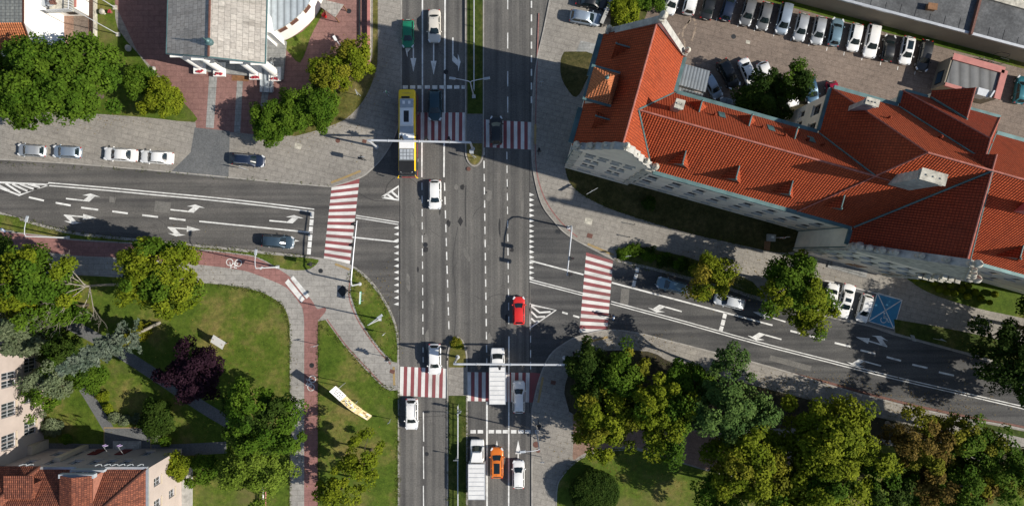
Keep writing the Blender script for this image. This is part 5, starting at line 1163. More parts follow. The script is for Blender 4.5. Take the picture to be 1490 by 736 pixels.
def tree(px, py, rpx, rpy, h, tone, label, seed, dens=1., leaf=.42, clump=1.1, tone2=None, group=TG, base=None, name='tree', fill=.5, bark='bark', rz=0., lobes=7):
    rng = np.random.default_rng(seed); leaf *= .6; zc = h * .62; o = W(px, py, zc); k = .1 * (HC - zc) / HC; rx, ry = rpx * k, rpy * k; rzv = min(h * .40, max(rx, ry) * .95)
    bp = Vector((o.x, o.y, .12)) if base is None else Vector((*W(*base)[:2], .12))
    t = thing(name, label, 'tree' if name.endswith('tree') else name.replace('_', ' '), bp, 0, group); off = Vector((o.x, o.y, 0)) - Vector((bp.x, bp.y, 0))
    area = PI * rx * ry; nc = max(10, int(area * 1.6 / clump ** 2 * dens)); per = int(58 * (clump / 1.1) ** 2 * (.42 / leaf) ** 2)
    c, p, n_, cl = crown_pts(rng, rx, ry, rzv, nc, per, clump, fill, lobes)
    lo, hi = (np.array(x) for x in GREENS[tone]); tt = rng.uniform(0, 1, nc)
    base_c = lo + (hi - lo) * tt[:, None]
    if tone2:
        lo2, hi2 = (np.array(x) for x in GREENS[tone2]); pk = (np.sin(c[:, 0] * .9 + seed) + np.sin(c[:, 1] * 1.1 + seed * 2) + rng.normal(size=nc) * .5) > .5
        base_c[pk] = (lo2 + (hi2 - lo2) * tt[:, None])[pk]
    col = base_c[cl] * rng.uniform(.7, 1.35, (len(cl), 1)); sh = np.array([off.x, off.y, zc - .12])
    if rz: ca, sa = math.cos(rz), math.sin(rz); M = np.array([[ca, -sa, 0], [sa, ca, 0], [0, 0, 1]]); p = p @ M.T; n_ = n_ @ M.T; c = c @ M.T
    quads('crown', p + sh, n_, leaf * rng.uniform(.6, 1.25, len(p)), np.clip(col, 0, 1), t, 1.5, rng)
    mb = MB(); tr0 = max(.12, h * .022); fork = Vector((off.x * .4, off.y * .4, h * .34)); mb.tube([(0, 0, -.1), (0, 0, .3), fork * .5, fork], [tr0 * 1.5, tr0, tr0 * .85, tr0 * .7], 8)
    top = Vector((off.x, off.y, h * .8)); limb(mb, fork, top, tr0 * .6, .04, rng, 0)
    for i in rng.choice(nc, min(nc, 9), False): limb(mb, fork.lerp(top, rng.uniform(0, .5)), Vector(c[i] + sh), tr0 * .4, .03, rng)
    mb.build('trunk', bark, t)
    return t
tree(92, 119, 90, 63, 14, 'mid', 'big spreading green tree beside the white house', 101, 1.2, .48, 1.25, fill=.42, lobes=3)
tree(12, 120, 40, 52, 13, 'mid', 'green tree at left edge merging with the big spreading tree', 2, 1.1, .48, 1.2)
for a in (((205, 118, 21, 23, 4.5, 'mid'), 'smaller round shrub tree between big tree and red plaza', 3), ((238, 146, 26, 25, 4.8, 'lime'), 'round shrub tree at the plaza corner, nearest the driveway', 4),
          ((395, 181, 27, 29, 5.5, 'mid'), 'bushy tree leaning over the pavement, lowest of five', 5), ((428, 165, 27, 30, 5.5, 'mid'), 'bushy green tree second of the row by the church ramp', 6), ((465, 154, 28, 29, 5.8, 'mid'), 'bushy green tree third of the row, below the two yellow green ones', 7)):
    tree(*a[0], a[1], a[2], 1.5, .34, .75, group='trees on the church lawn')
tree(481, 109, 27, 27, 6, 'lime', 'yellow green round tree nearer the church chapel', 8, 1.4, .36, .85, 'gold', group='trees on the church lawn')
tree(515, 87, 27, 27, 6.2, 'lime', 'yellow green round tree nearest the garden wall', 9, 1.4, .36, .85, 'gold', group='trees on the church lawn')
tree(1037, 404, 31, 30, 8, 'lime', 'yellowing roadside tree between two parked cars', 10, 1.2, .34, .8, 'yellow', base=(1032, 398))
tree(1146, 412, 44, 42, 11, 'mid', 'leafy roadside tree at the parking bays, left and larger crown', 11, 1.1, .44, 1.1, 'lime', base=(1128, 410))
tree(1177, 452, 31, 36, 6.5, 'lime', 'bright green roadside tree overhanging the road by white cars', 12, 1.1, .42, 1.0, 'mid', base=(1160, 436))
tree(1468, 514, 50, 54, 12, 'dark', 'dark tree at the right frame edge on the verge', 13, 1.1, .46, 1.15, 'mid', base=(1440, 508))
tree(1104, 152, 44, 36, 8, 'dark', 'dark courtyard tree behind the school', 14, 1.2, .38, 1.0, base=(1085, 172))
tree(1146, 122, 36, 24, 9.5, 'dark', 'taller courtyard tree with lighter top branches over parked cars', 15, 1.0, .36, .9, 'mid', base=(1118, 145))
tree(863, 545, 40, 40, 8, 'dark', 'dark dense tree at the rounded corner bed', 16, 1.3, .38, 1.0)
tree(884, 610, 52, 44, 10, 'lime', 'yellow green tree over the pink path entrance', 17, 1.1, .42, 1.0, 'gold', base=(878, 600))
tree(905, 548, 34, 42, 9.5, 'mid', 'green tree with rusty yellow side behind the dark corner tree', 18, 1.1, .40, 1.0, 'gold')
tree(962, 600, 42, 64, 12, 'lime', 'tall yellow green tree in the middle of the park edge', 19, 1.0, .44, 1.1, 'mid', base=(948, 585))
tree(1058, 590, 54, 52, 14, 'teal', 'blue green tree with sparse upper branches beside the east road', 20, 1.0, .44, 1.1, base=(1032, 570))
tree(1062, 526, 32, 30, 13, 'teal', 'sparse thin blue green tree reaching over the pavement', 21, .32, .40, .9, base=(1040, 540))
tree(1000, 558, 32, 38, 9, 'mid', 'shaded green tree between the tall yellow green tree and blue green tree', 22, 1.1, .42, 1.0)
tree(1088, 668, 62, 60, 13, 'lime', 'broad yellow green tree with gold patches in the park', 23, 1.05, .44, 1.15, 'gold', base=(1065, 645))
tree(1206, 636, 66, 64, 15, 'lime', 'largest bright yellow green tree by the east road pavement', 24, 1.15, .48, 1.25, base=(1160, 610))
tree(1180, 712, 58, 48, 14, 'lime', 'bright yellow green tree at the bottom edge, below the largest one', 25, 1.1, .46, 1.2, 'mid')
tree(1282, 708, 42, 40, 11, 'mid', 'low dark green tree between bright tree and rusty tree', 26, 1.0, .42, 1.0, 'dark')
tree(1328, 642, 50, 42, 13, 'rust', 'rusty brown half bare tree beside the east road', 27, .75, .38, .9, 'gold', bark='bark_pale', base=(1290, 615))
tree(1388, 640, 42, 36, 12, 'mid', 'golden green tree right of the rusty one', 28, 1.1, .40, 1.0, 'gold', base=(1350, 618))
tree(1372, 706, 60, 42, 12, 'mid', 'green and brownish tree at the bottom edge with pale limbs', 29, 1.1, .40, 1.0, 'rust', bark='bark_pale')
tree(1446, 682, 46, 52, 13, 'mid', 'green tree in the lower right corner with golden tips', 30, 1.0, .42, 1.05, 'gold')
tree(1048, 716, 36, 34, 9, 'mid', 'shaded green tree at the bottom edge beside the lawn', 31, .8, .40, 1.0, 'mid')
tree(865, 716, 34, 31, 3.4, 'dark', 'round clipped dark bush on the park lawn', 32, 2.6, .24, .5, name='clipped_bush', fill=.86, lobes=0, group='shrubs in the parks')
tree(240, 402, 56, 55, 12, 'lime', 'bright green tree beside the bike path bend', 33, 1.15, .42, 1.0, 'mid', base=(262, 402))
tree(52, 412, 54, 54, 13, 'mid', 'large green tree left of the bare tree', 34, 1.1, .44, 1.1, 'lime', base=(105, 410))
tree(14, 388, 34, 36, 11, 'dark', 'dark tree at the left frame edge beside the bike path', 35, 1.1, .44, 1.1)
tree(92, 448, 34, 26, 9, 'mid', 'green tree below the large one, above the grey spruce', 36, 1.0, .42, 1.0)
tree(286, 542, 41, 38, 8.5, 'purple', 'dark purple leaved tree on the park lawn', 37, 1.4, .38, .95)
tree(388, 608, 58, 54, 13, 'mid', 'big green tree beside the bike path, lower left park', 38, 1.1, .42, 1.05, 'dark', base=(380, 600))
tree(372, 676, 50, 46, 9, 'light', 'feathery light green tree below the big green one', 39, .9, .36, .9)
tree(530, 668, 34, 40, 8, 'lime', 'sparse leafy tree on the lawn near the main road', 40, .42, .40, .8, fill=.3)
tree(498, 708, 32, 34, 7.5, 'lime', 'sparse young tree lower on the lawn by the red bike path', 41, .42, .40, .8, fill=.3)
tree(230, 608, 26, 24, 3.6, 'dark', 'dark rounded shrub right of the paved terrace', 42, 1.5, .32, .75, name='shrub', group='shrubs in the parks')
tree(258, 676, 20, 18, 4.5, 'lime', 'bright shrub at the corner of pink building', 43, 1.4, .32, .7, name='shrub', group='shrubs in the parks')
tree(298, 680, 26, 22, 3.5, 'mid', 'low green shrub between corner shrub and light tree', 44, 1.0, .32, .7, name='shrub', group='shrubs in the parks')
tree(92, 520, 36, 30, 5.5, 'dark', 'dark green shrub mass below the grey spruce', 45, 1.2, .38, .9, name='shrub', group='shrubs in the parks')
tree(70, 560, 34, 44, 8, 'grey', 'wispy grey green tree in front of the pink facade', 46, .5, .34, .8, 'mid', base=(95, 560))
tree(128, 548, 34, 20, 4, 'mid', 'green shrub between spruce and footpath', 47, 1.1, .36, .8, name='shrub', group='shrubs in the parks')
tree(912, 14, 18, 24, 2.6, 'lime', 'bright green hedge shrub inside the pale yard wall', 48, 1.6, .32, .7, name='shrub', group='shrubs by the school')
tree(942, 2, 16, 14, 2.2, 'mid', 'green shrub on the grass corner above school gable', 49, 1.4, .32, .7, name='shrub', group='shrubs by the school')
tree(945, 296, 9, 8, 1.2, 'dark', 'small dark bush on the shaded school lawn', 50, 2.5, .22, .45, name='shrub', group='shrubs by the school')
tree(908, 369, 9, 7, 1.0, 'mid', 'small bush at the verge tip beside the crosswalk', 51, 2.2, .22, .45, name='shrub', group='shrubs by the school')
for i, (x, y, r, tn, lab) in enumerate(((75, 622, 13, 'grey', 'pale flowering bush at the facade foot'), (150, 577, 6, 'lime', 'small bush highest beside the short footpath'), (158, 593, 6, 'lime', 'small bush second beside the short footpath'), (168, 608, 7, 'grey', 'pale bush left of three above the terrace'),
        (183, 612, 7, 'grey', 'pale bush in the middle of three above the terrace'), (198, 610, 6, 'grey', 'pale bush right of three above the terrace'), (97, 637, 7, 'mid', 'small green bush on the lawn before the porch'), (228, 634, 7, 'grey', 'pale flowering bush at the terrace corner'), (240, 65 + 577, 7, 'mid', 'green bush under the shrub at the terrace right'))):
    tree(x, y, r, r * .9, 1.3, tn, lab, 60 + i, 2.0, .22, .42, name='bush', group='bushes by the pink building')
for i, (x, y, r) in enumerate(((1333, 405, 5), (1345, 406, 5), (1359, 411, 5.5), (1371, 408, 5), (1367, 421, 5.6), (1383, 415, 5), (1378, 425, 5), (1389, 427, 5), (1400, 421, 5), (1408, 431, 5), (1420, 425, 5), (1410, 416, 4.5), (1428, 434, 4.6), (1441, 440, 4), (1448, 428, 5))):
    rng = np.random.default_rng(200 + i); k = .099; rad = r * k; o = W(x, y, .8)
    lab = ('round clipped ball bush in front of the stone school gable')
    t = thing('ball_bush', lab, 'bush', (o.x, o.y, .15), 0, 'clipped ball bushes below the school gable')
    n = 420; d = rng.normal(size=(n, 3)); d /= np.linalg.norm(d, axis=1)[:, None]; p = d * rad * rng.uniform(.8, 1.03, (n, 1)) + np.array([0, 0, rad + .1]); lo, hi = (np.array(c) for c in GREENS['lime'])
    quads('crown', p, d + rng.normal(size=(n, 3)) * .3, .15 * rng.uniform(.7, 1.3, n), (lo + (hi - lo) * rng.uniform(0, 1, (n, 1))), t, 1.5, rng)
    mb = MB(); mb.tube([(0, 0, 0), (0, 0, rad)], .05, 6); mb.build('stem', 'bark', t)
tree(664, 500, 7, 7, .8, 'gold', 'low dry bush at the tip of the lower traffic island', 90, 2.2, .2, .4, 'mid', name='bush', group='shrubs in the parks')
tree(1548, 578, 66, 58, 14, 'mid', 'tree cut by the right frame edge south of the east road', 91, .9, .46, 1.2, 'lime')
tree(1552, 486, 62, 58, 14, 'dark', 'tree cut by the right frame edge beyond the dark verge tree', 92, .9, .46, 1.2)
for i, (x, y) in enumerate(((922, 364), (944, 370), (968, 378), (992, 384))): tree(x, y, 11, 8, .9, 'dark', ('low dark shrub on the verge, nearest the crosswalk', 'low dark shrub second along the verge from the crosswalk', 'low dark shrub third along the verge from the crosswalk', 'low dark shrub on the verge nearest the yellowing tree')[i], 95 + i, 2., .24, .45, 'mid', name='shrub', group='low shrubs on the verge')
# leaning grey spruces with long drooping branches
def spruce(base, tip, h, rad, tone, label, seed, bare=.3):
    rng = np.random.default_rng(seed); b_ = W(*base); tp_ = W(*tip, h); ax = tp_ - Vector((b_.x, b_.y, .1)); t = thing('spruce_tree', label, 'tree', (b_.x, b_.y, .1), 0, TG)
    P, N, Cl = [], [], []; mb = MB(); mb.tube([(0, 0, -.1), ax * .5, ax], [.24, .15, .03], 7); lo, hi = (np.array(c) for c in GREENS[tone])
    for i in range(150):
        f = bare + (1 - bare) * rng.uniform() ** .85; L = rad * (1 - .75 * (f - bare) / (1 - bare)) * rng.uniform(.7, 1.15); a = rng.uniform(0, 2 * PI)
        s_ = np.array(ax * f); e = s_ + np.array([math.cos(a) * L, math.sin(a) * L, -.12 * L]); 
        if i % 4 == 0: mb.tube([tuple(s_), tuple(e)], [.04, .012], 4)
        m_ = 60; tt = rng.uniform(.15, 1, m_); q = s_ + (e - s_) * tt[:, None] + rng.normal(size=(m_, 3)) * np.array([.2, .2, .1]) * (1.2 - tt[:, None] * .6); P.append(q)
        N.append(np.array([0, 0, 1]) + rng.normal(size=(m_, 3)) * .5); Cl.append((lo + (hi - lo) * rng.uniform()) * rng.uniform(.75, 1.3, (m_, 1)))
    N = np.concatenate(N); N /= np.linalg.norm(N, axis=1)[:, None]; P = np.concatenate(P)
    quads('crown', P, N, .24 * rng.uniform(.6, 1.3, len(P)), np.concatenate(Cl), t, 2.2, rng); mb.build('trunk', 'bark_pale', t)
spruce((233, 469), (88, 540), 17, 2.3, 'blue', 'blue grey spruce leaning towards the pink building', 301)
spruce((214, 478), (178, 496), 8, 1.3, 'gold', 'small yellowish conifer at the foot of the blue spruce', 304, .1)
spruce((84, 468), (-20, 486), 16, 2.9, 'grey', 'grey green spruce near the left edge above the facade', 302)
spruce((60, 486), (8, 508), 13, 2.6, 'grey', 'shorter grey green spruce close to the pink facade', 303)
# bare dead tree
rng = np.random.default_rng(77); b_ = W(172, 414); dt = thing('bare_tree', 'dead bare tree with pale branches between two green trees', 'tree', (b_.x, b_.y, .1), 0, TG); mb = MB()
mb.tube([(0, 0, -.1), (-.2, .1, 3), (-.4, .1, 7)], [.22, .17, .13], 7)
def twig(p, d, L, r, n):
    e = p + d * L; mid = p.lerp(e, .5) + Vector(rng.normal(size=3)) * L * .06; mb.tube([p, mid, e], [r, r * .75, r * .45], 5)
    if n:
        for k in range(3): f = rng.uniform(.45, 1.); q = p.lerp(e, f); dd = (d + Vector(rng.normal(size=3)) * .55).normalized(); dd.z = abs(dd.z) * .6; twig(q, dd, L * rng.uniform(.5, .75), r * .5, n - 1)
for a, u in ((160, .4), (185, .3), (140, .6), (205, .4), (230, .2), (255, .15), (175, .7), (290, .3), (120, .4)): twig(Vector((-.4, .1, rng.uniform(5.5, 7))), Vector((math.cos(R(a)), math.sin(R(a)), u)).normalized(), rng.uniform(3.0, 4.6), .075, 3)
mb.build('branches', 'bark_pale', dt)
for px, py, seed, lab, tgt in ((1056, 404, 5, 'leafless twiggy branches standing beside the yellowing roadside tree', 2.2),):
    b_ = W(px, py); q_ = thing('dead_sapling', lab, 'sapling', (b_.x, b_.y, .1)); mb = MB(); mb.tube([(0, 0, 0), (0, 0, 2.5)], [.07, .05], 6)
    for a in (0, 70, 140, 210, 290): twig(Vector((0, 0, 2.4)), Vector((math.cos(R(a)), math.sin(R(a)), .9)).normalized(), tgt * .7, .035, 2)
    mb.build('branches', 'bark_pale', q_)
# grass and weeds along the kerbs
rng = np.random.default_rng(9); P = []
def scatter(pts, n, w_, z):
    pl_ = [Vector(p) for p in G(pts)]; Ls = [(pl_[i + 1] - pl_[i]).length for i in range(len(pl_) - 1)]; tot = sum(Ls)
    for i in range(n):
        s_ = rng.uniform(0, tot); k = 0
        while k < len(Ls) - 1 and s_ > Ls[k]: s_ -= Ls[k]; k += 1
        p = pl_[k].lerp(pl_[k + 1], min(1, s_ / Ls[k])); c = rng.normal(size=2) * w_
        for j in range(int(rng.integers(2, 7))): P.append((p.x + c[0] + rng.normal() * .12, p.y + c[1] + rng.normal() * .12, z + rng.uniform(.02, .12)))
scatter([(0, 312), (119, 342), (300, 361), (400, 371), (455, 377)], 420, .25, .15); scatter([(512, 391), (539, 411), (561, 442), (577, 485), (578, 525)], 160, .25, .15); scatter([(512, 395), (511, 430), (540, 488), (572, 526)], 160, .2, .15)
scatter([(422, 470), (422, 736)], 260, .12, .15); scatter([(464, 468), (500, 501), (556, 562), (578, 567)], 160, .2, .15); scatter([(464, 470), (464, 736)], 260, .12, .15); scatter([(579, 570), (579, 736)], 200, .18, .15)
scatter([(300, 412), (375, 423), (410, 443), (421, 470)], 200, .15, .15); scatter([(654, 580), (654, 736)], 120, .15, .15); scatter([(678, 580), (678, 736)], 120, .15, .15); scatter([(820, 690), (841, 669), (920, 653)], 120, .15, .15)
scatter([(823, 250), (846, 283), (936, 320), (1116, 365)], 240, .15, .15); scatter([(897, 378), (1004, 405), (1100, 435)], 200, .25, .15); scatter([(0, 238), (200, 248), (400, 265), (480, 271)], 60, .12, .13); scatter([(870, 511), (981, 529), (1150, 574), (1400, 635)], 260, .25, .15)
P = np.array(P); n = len(P); N = np.array([0, 0, 1.]) + rng.normal(size=(n, 3)) * .5; N /= np.linalg.norm(N, axis=1)[:, None]; lo, hi = np.array((.05, .075, .012)), np.array((.13, .14, .04))
tag(quads('grass_tufts', P, N, .085 * rng.uniform(.5, 1.4, n), lo + (hi - lo) * rng.uniform(0, 1, (n, 1)), None, 1.7, rng), kind='stuff')

# leaves that have dropped on lawns, paths and gutters
rng = np.random.default_rng(19); P = []
for cx, cy, rx, ry, n in ((1150, 560, 170, 22, 700), (1340, 590, 120, 26, 500), (920, 500, 70, 18, 260), (870, 640, 60, 50, 260), (1030, 390, 70, 26, 320), (1140, 420, 70, 40, 300), (250, 395, 90, 50, 320), (120, 168, 120, 18, 260), (440, 180, 70, 30, 260), (300, 560, 110, 90, 500), (510, 660, 50, 70, 260), (440, 620, 30, 90, 260), (1440, 510, 70, 40, 260), (560, 440, 20, 60, 90), (940, 690, 90, 40, 300), (520, 120, 40, 60, 200)):
    q = rng.normal(size=(n, 2)) * .55
    for a, b_ in q: p = W(cx + a * rx, cy + b_ * ry); P.append((p.x, p.y, .185))
P = np.array(P); n = len(P); N = np.array([0, 0, 1.]) + rng.normal(size=(n, 3)) * .25; N /= np.linalg.norm(N, axis=1)[:, None]; lo, hi = np.array((.10, .06, .012)), np.array((.30, .22, .05))
tag(quads('fallen_leaves', P, N, .10 * rng.uniform(.5, 1.4, n), lo + (hi - lo) * rng.uniform(0, 1, (n, 1)), None, 1.4, rng), kind='stuff')
# ------------------------------------------------------------------ street furniture
def dirv(a): return Vector((math.cos(R(a)), math.sin(R(a)), 0))
def lamp(px, py, h, arms, label, group='street lamps', m_='white_metal', zb=.12):
    b_ = W(px, py); t = thing('street_lamp', label, 'street lamp', (b_.x, b_.y, zb), 0, group)
    mb = MB(); mb.lathe((0, 0, 0), [(.17, 0), (.17, .9), (.11, 1.0), (.075, h * .96), (.06, h)], 12); mb.build('pole', m_, t)
    mb = MB(); mb.box((0, 0, -.02), (.5, .5, .08)); mb.build('foot_plate', 'galv', t)
    for ang, L in arms:
        d = dirv(ang); mb = MB(); mb.tube([Vector((0, 0, h - .2)), d * .25 + Vector((0, 0, h + .25)), d * L * .55 + Vector((0, 0, h + .55)), d * L + Vector((0, 0, h + .62))], [.055, .055, .05, .045], 8); a_ = mb.build('arm', m_, t)
        mb = MB(); p = d * (L + .35); mb.box((p.x, p.y, h + .55), (.85, .34, .14), R(ang), 0, .8); mb.build('lamp_head', 'light_grey', t); 
    return t
lamp(689.5, 141, 8.6, [(172, 2.0), (8, 1.9)], 'double armed street lamp on the upper median grass')
lamp(100, 346, 8.8, [(75, 2.0)], 'street lamp beside the bike path at the far left')
lamp(404.6, 388.4, 8.6, [(84, 1.8)], 'street lamp by the bike path below the blue grey estate car', m_='white_metal')
lamp(781, 627, 9.2, [(183, 1.9)], 'street lamp on pavement right of the lower stop line')
lamp(553, 464, 8.3, [(35, 1.7)], 'street lamp on the small grass wedge left of main road')
def post(px, py, h, label, name='sign_post', cat='road sign', plates=(), group=None, m_='galv', zb=.13, tilt=(0, 0)):
    # plates: (shape, colour, w, h, z, facing angle, [inner mark colour])
    b_ = W(px, py); t = thing(name, label, cat, (b_.x, b_.y, zb), 0, group); mb = MB(); mb.tube([(0, 0, -.05), (tilt[0], tilt[1], h)], .045, 8); mb.build('pole', m_, t)
    for pl_ in plates:
        sh, col, w_, hh, z, fa = pl_[:6]; d = dirv(fa); s_ = Vector((-d.y, d.x, 0)); c = d * .07 + Vector((tilt[0] * z / h, tilt[1] * z / h, z)); mb = MB()
        n = 20 if sh == 'disc' else (3 if sh == 'tri' else 4)
        if sh == 'rect': q = [(-w_ / 2, -hh / 2), (w_ / 2, -hh / 2), (w_ / 2, hh / 2), (-w_ / 2, hh / 2)]
        elif sh == 'tri': q = [(-w_ / 2, hh / 2), (w_ / 2, hh / 2), (0, -hh / 2)]
        else: q = [(w_ / 2 * math.cos(2 * PI * i / n), w_ / 2 * math.sin(2 * PI * i / n)) for i in range(n)]
        f = [c + s_ * x + Vector((0, 0, y)) + d * .02 for x, y in q]; k = [c + s_ * x + Vector((0, 0, y)) - d * .02 for x, y in q]
        mb.poly(f); mb.poly(k[::-1], 1)
        for i in range(len(q)): mb.poly([f[i], k[i], k[(i + 1) % len(q)], f[(i + 1) % len(q)]], 1)
        plate = mb.build('sign_plate', [col, 'light_grey'], t)
        if len(pl_) > 6:
            mb = MB(); mb.poly([c + s_ * x * .62 + Vector((0, 0, y * .62)) + d * .026 for x, y in q]); mb.build('sign_symbol', pl_[6], plate)
    return t
def signal(mb_parent, p, d, horiz=False):
    # a three light signal head with hoods, lenses are its sub-parts
    s_ = Vector((-d.y, d.x, 0)); a = math.atan2(d.y, d.x); mb = MB(); mb.box((p.x, p.y, p.z - .5), (.24, .34, 1.0), a); mb.box((p.x - d.x * .14, p.y - d.y * .14, p.z - .6), (.03, .62, 1.2), a)
    for i in range(3): q = p + d * .2 + Vector((0, 0, .2 - .32 * i)); mb.box((q.x, q.y, q.z + .12), (.24, .26, .03), a)
    h = mb.build('signal_head', 'black', mb_parent)
    for i, c in enumerate(('lamp_red', 'sign_yellow', 'light_green')): q = p + d * .125 + Vector((0, 0, .32 - .32 * i)); mb = MB(); mb.tube([q, q + d * .01], .1, 12); mb.build('lens', c, h)
def gantry(bl, br, h, label, sigs, face):
    L, Rr = W(*bl), W(*br); t = thing('signal_gantry', label, 'traffic signal gantry', ((L.x + Rr.x) / 2, (L.y + Rr.y) / 2, .1), 0); o = Vector(t.location); L = L - o; Rr = Rr - o; L.z = Rr.z = 0
    sh = Vector((-.0, -.15 if face > 0 else .1, 0))
    for p in (L, Rr): mb = MB(); mb.tube([p, p + Vector((0, 0, h - .5))], [.17, .14], 12); mb.lathe(p, [(.3, 0), (.3, .1), (.2, .12)], 12); mb.build('post', 'white_metal', t)
    mb = MB(); mb.tube([L + Vector((0, 0, h - .55)), L + Vector((0, 0, h - .1)), L.lerp(Rr, .03) + Vector((0, 0, h)), L.lerp(Rr, .97) + Vector((0, 0, h)), Rr + Vector((0, 0, h - .1)), Rr + Vector((0, 0, h - .55))], .15, 10)
    for f in (.2, .5, .8): mb.tube([L.lerp(Rr, f - .003) + Vector((0, 0, h)), L.lerp(Rr, f + .003) + Vector((0, 0, h))], .2, 10)
    mb.build('beam', 'white_metal', t)
    for x in sigs: q = W(x, 0, h) - o; f = (q.x - L.x) / (Rr.x - L.x); p = L.lerp(Rr, f) + Vector((0, 0, h - .15)); d = Vector((0, face, 0)); signal(t, p + d * .42, d); 
    for x in sigs:
        q = W(x, 0, h) - o; f = (q.x - L.x) / (Rr.x - L.x); p = L.lerp(Rr, f) + Vector((0, 0, h)); mb = MB(); mb.tube([p, p + Vector((0, face * .3, 0))], .06, 6); mb.build('bracket', 'galv', t)
    return t
gantry((548, 214), (688, 217), 5.9, 'white signal gantry arching over the yellow bus', (584, 620, 653), 1)
gantry((666, 519), (821, 520), 6.3, 'white signal gantry spanning the lanes above the box truck', (697, 727, 760), -1)
def mast(base, tip, h, label, sigs, face):
    b_ = W(*base); e = W(*tip, h); t = thing('signal_mast', label, 'traffic signal mast', (b_.x, b_.y, .1)); e = e - Vector((b_.x, b_.y, 0)); el = Vector((0, 0, h - 1.0))
    mb = MB(); mb.tube([(0, 0, 0), el], [.13, .11], 12); mb.lathe((0, 0, 0), [(.26, 0), (.26, .1), (.17, .12)], 12); mb.build('post', 'white_metal', t)
    d = Vector((e.x, e.y, 0)).normalized(); mb = MB(); mb.tube([el - Vector((0, 0, .1)), el + Vector((0, 0, .5)) + d * .2, Vector((0, 0, h - .08)) + d * .8, e.lerp(Vector((0, 0, h)), .5) + Vector((0, 0, .1)), e], [.11, .11, .10, .085, .07], 10); mb.build('arm', 'white_metal', t)
    fd = dirv(face)
    for f in sigs: p = Vector((0, 0, h - .1)).lerp(e, f); signal(t, p + fd * .4, fd); mb = MB(); mb.tube([p, p + fd * .3], .05, 6); mb.build('bracket', 'galv', t)
mast((524, 413), (519.5, 321), 6.0, 'white signal mast reaching over the west road from grass wedge', (.63, .95), 184)
mast((827, 331), (825, 401), 6.2, 'white signal mast reaching over the east road from pavement corner', (.66, .98), 5)
def sigpost(px, py, label, face, h=3.3, extra=()):
    t = post(px, py, h, label, 'signal_post', 'traffic light', extra, 'traffic lights on low posts', 'dark_metal'); signal(t, Vector((0, 0, h - .6)) + dirv(face) * .2, dirv(face)); return t
sigpost(533.5, 234, 'traffic light post with blue sign at the upper left crosswalk corner', 180, 3.6, (('rect', 'sign_blue', .75, .75, 3.2, 90, 'sign_white'),))
sigpost(783.3, 225, 'traffic light post at the upper right crosswalk end near the school', 90)
sigpost(783, 611, 'traffic light post beside the lower stop line', -90, 3.6)
sigpost(834, 512, 'traffic light post on the rounded corner by dark tree', 120)
sigpost(461, 384, 'traffic light post on the grass strip tip by west crosswalk', 180)
sigpost(568.5, 520, 'traffic light post with blue signs on the lower left corner', 90, 3.6, (('rect', 'sign_blue', .6, .6, 3.3, 80, 'sign_white'), ('disc', 'sign_blue', .6, .6, 2.5, 200)))
SG = 'road signs around the junction'
for a in ((690, 231, 2.4, 'blue round sign on the upper island tip', (('disc', 'sign_blue', .9, .9, 2.1, 60, 'sign_white'),)), (669.5, 594, 2.6, 'white blue sign at the end of the lower median barrier', (('rect', 'sign_white', .6, .9, 2.3, -70), ('disc', 'sign_blue', .6, .6, 1.5, -70))),
          (362, 247.5, 2.6, 'white sign with red border below the navy estate', (('rect', 'sign_white', .65, .9, 2.4, -100, 'sign_red'), ('rect', 'sign_red', .65, .3, 1.7, -100))), (525, 140, 2.6, 'white sign post on the dry grass below the garden wall', (('rect', 'sign_white', .8, .5, 2.4, 200),)),
          (566, 140, 2.8, 'white green sign post left of the bus on pavement', (('rect', 'light_green', .3, .9, 2.4, 0), ('rect', 'sign_white', .9, .3, 2.0, 90))), (858, 280, 2.8, 'white sign post on the school lawn corner', (('rect', 'sign_white', 1.8, .4, 2.6, -60),)), (910, 372, 2.4, 'small white sign on the verge tip right of east crosswalk', (('rect', 'sign_white', .8, .5, 2.2, -80),)),
          (1314, 489, 2.6, 'white square sign on the shaded verge by the blue bay', (('rect', 'sign_white', .9, .9, 2.3, 20),)), (1357, 492, 2.2, 'grey triangular sign further right on shaded verge', (('tri', 'light_grey', .9, .9, 2.0, 60),)), (561, 484, 2.2, 'thin white sign at the lower end of the grass wedge', (('rect', 'sign_white', .25, 1.0, 1.8, -40),)),
          (569, 609, 2.2, 'small white sign on the lawn edge beside the road', (('rect', 'sign_white', .3, .8, 1.9, -60),)), (463.5, 501, 2.4, 'thin white sign between bike path and lawn', (('rect', 'sign_white', .9, .25, 2.2, 100),)), (842, 570, 2.6, 'white sign post inside the dark corner tree', (('rect', 'sign_white', .2, 1.2, 2.2, -50),)),
          (787, 126, 2.6, 'blue sign post on the pavement beside the upper dashed edge line', (('disc', 'sign_blue', .6, .6, 2.3, 90),)), (788, 664, 2.6, 'small sign post on pavement below the street lamp', (('rect', 'dark_metal', .6, .4, 2.3, -90),)), (21, 336, 2.4, 'blue round sign near the far left street lamp', (('disc', 'sign_blue', .7, .7, 2.2, 40, 'sign_white'),)), (665, 662, 2.4, 'small grey sign in the middle of the lower median', (('rect', 'light_grey', .7, .4, 2.0, -90),))):
    post(a[0], a[1], a[2], a[3], plates=a[4], group=SG)
post(392, 389.5, 3.2, 'blue sign fixed on a post under the bike path lamp', plates=(('rect', 'sign_blue', .5, .7, 2.9, 150, 'sign_white'),), group=SG)
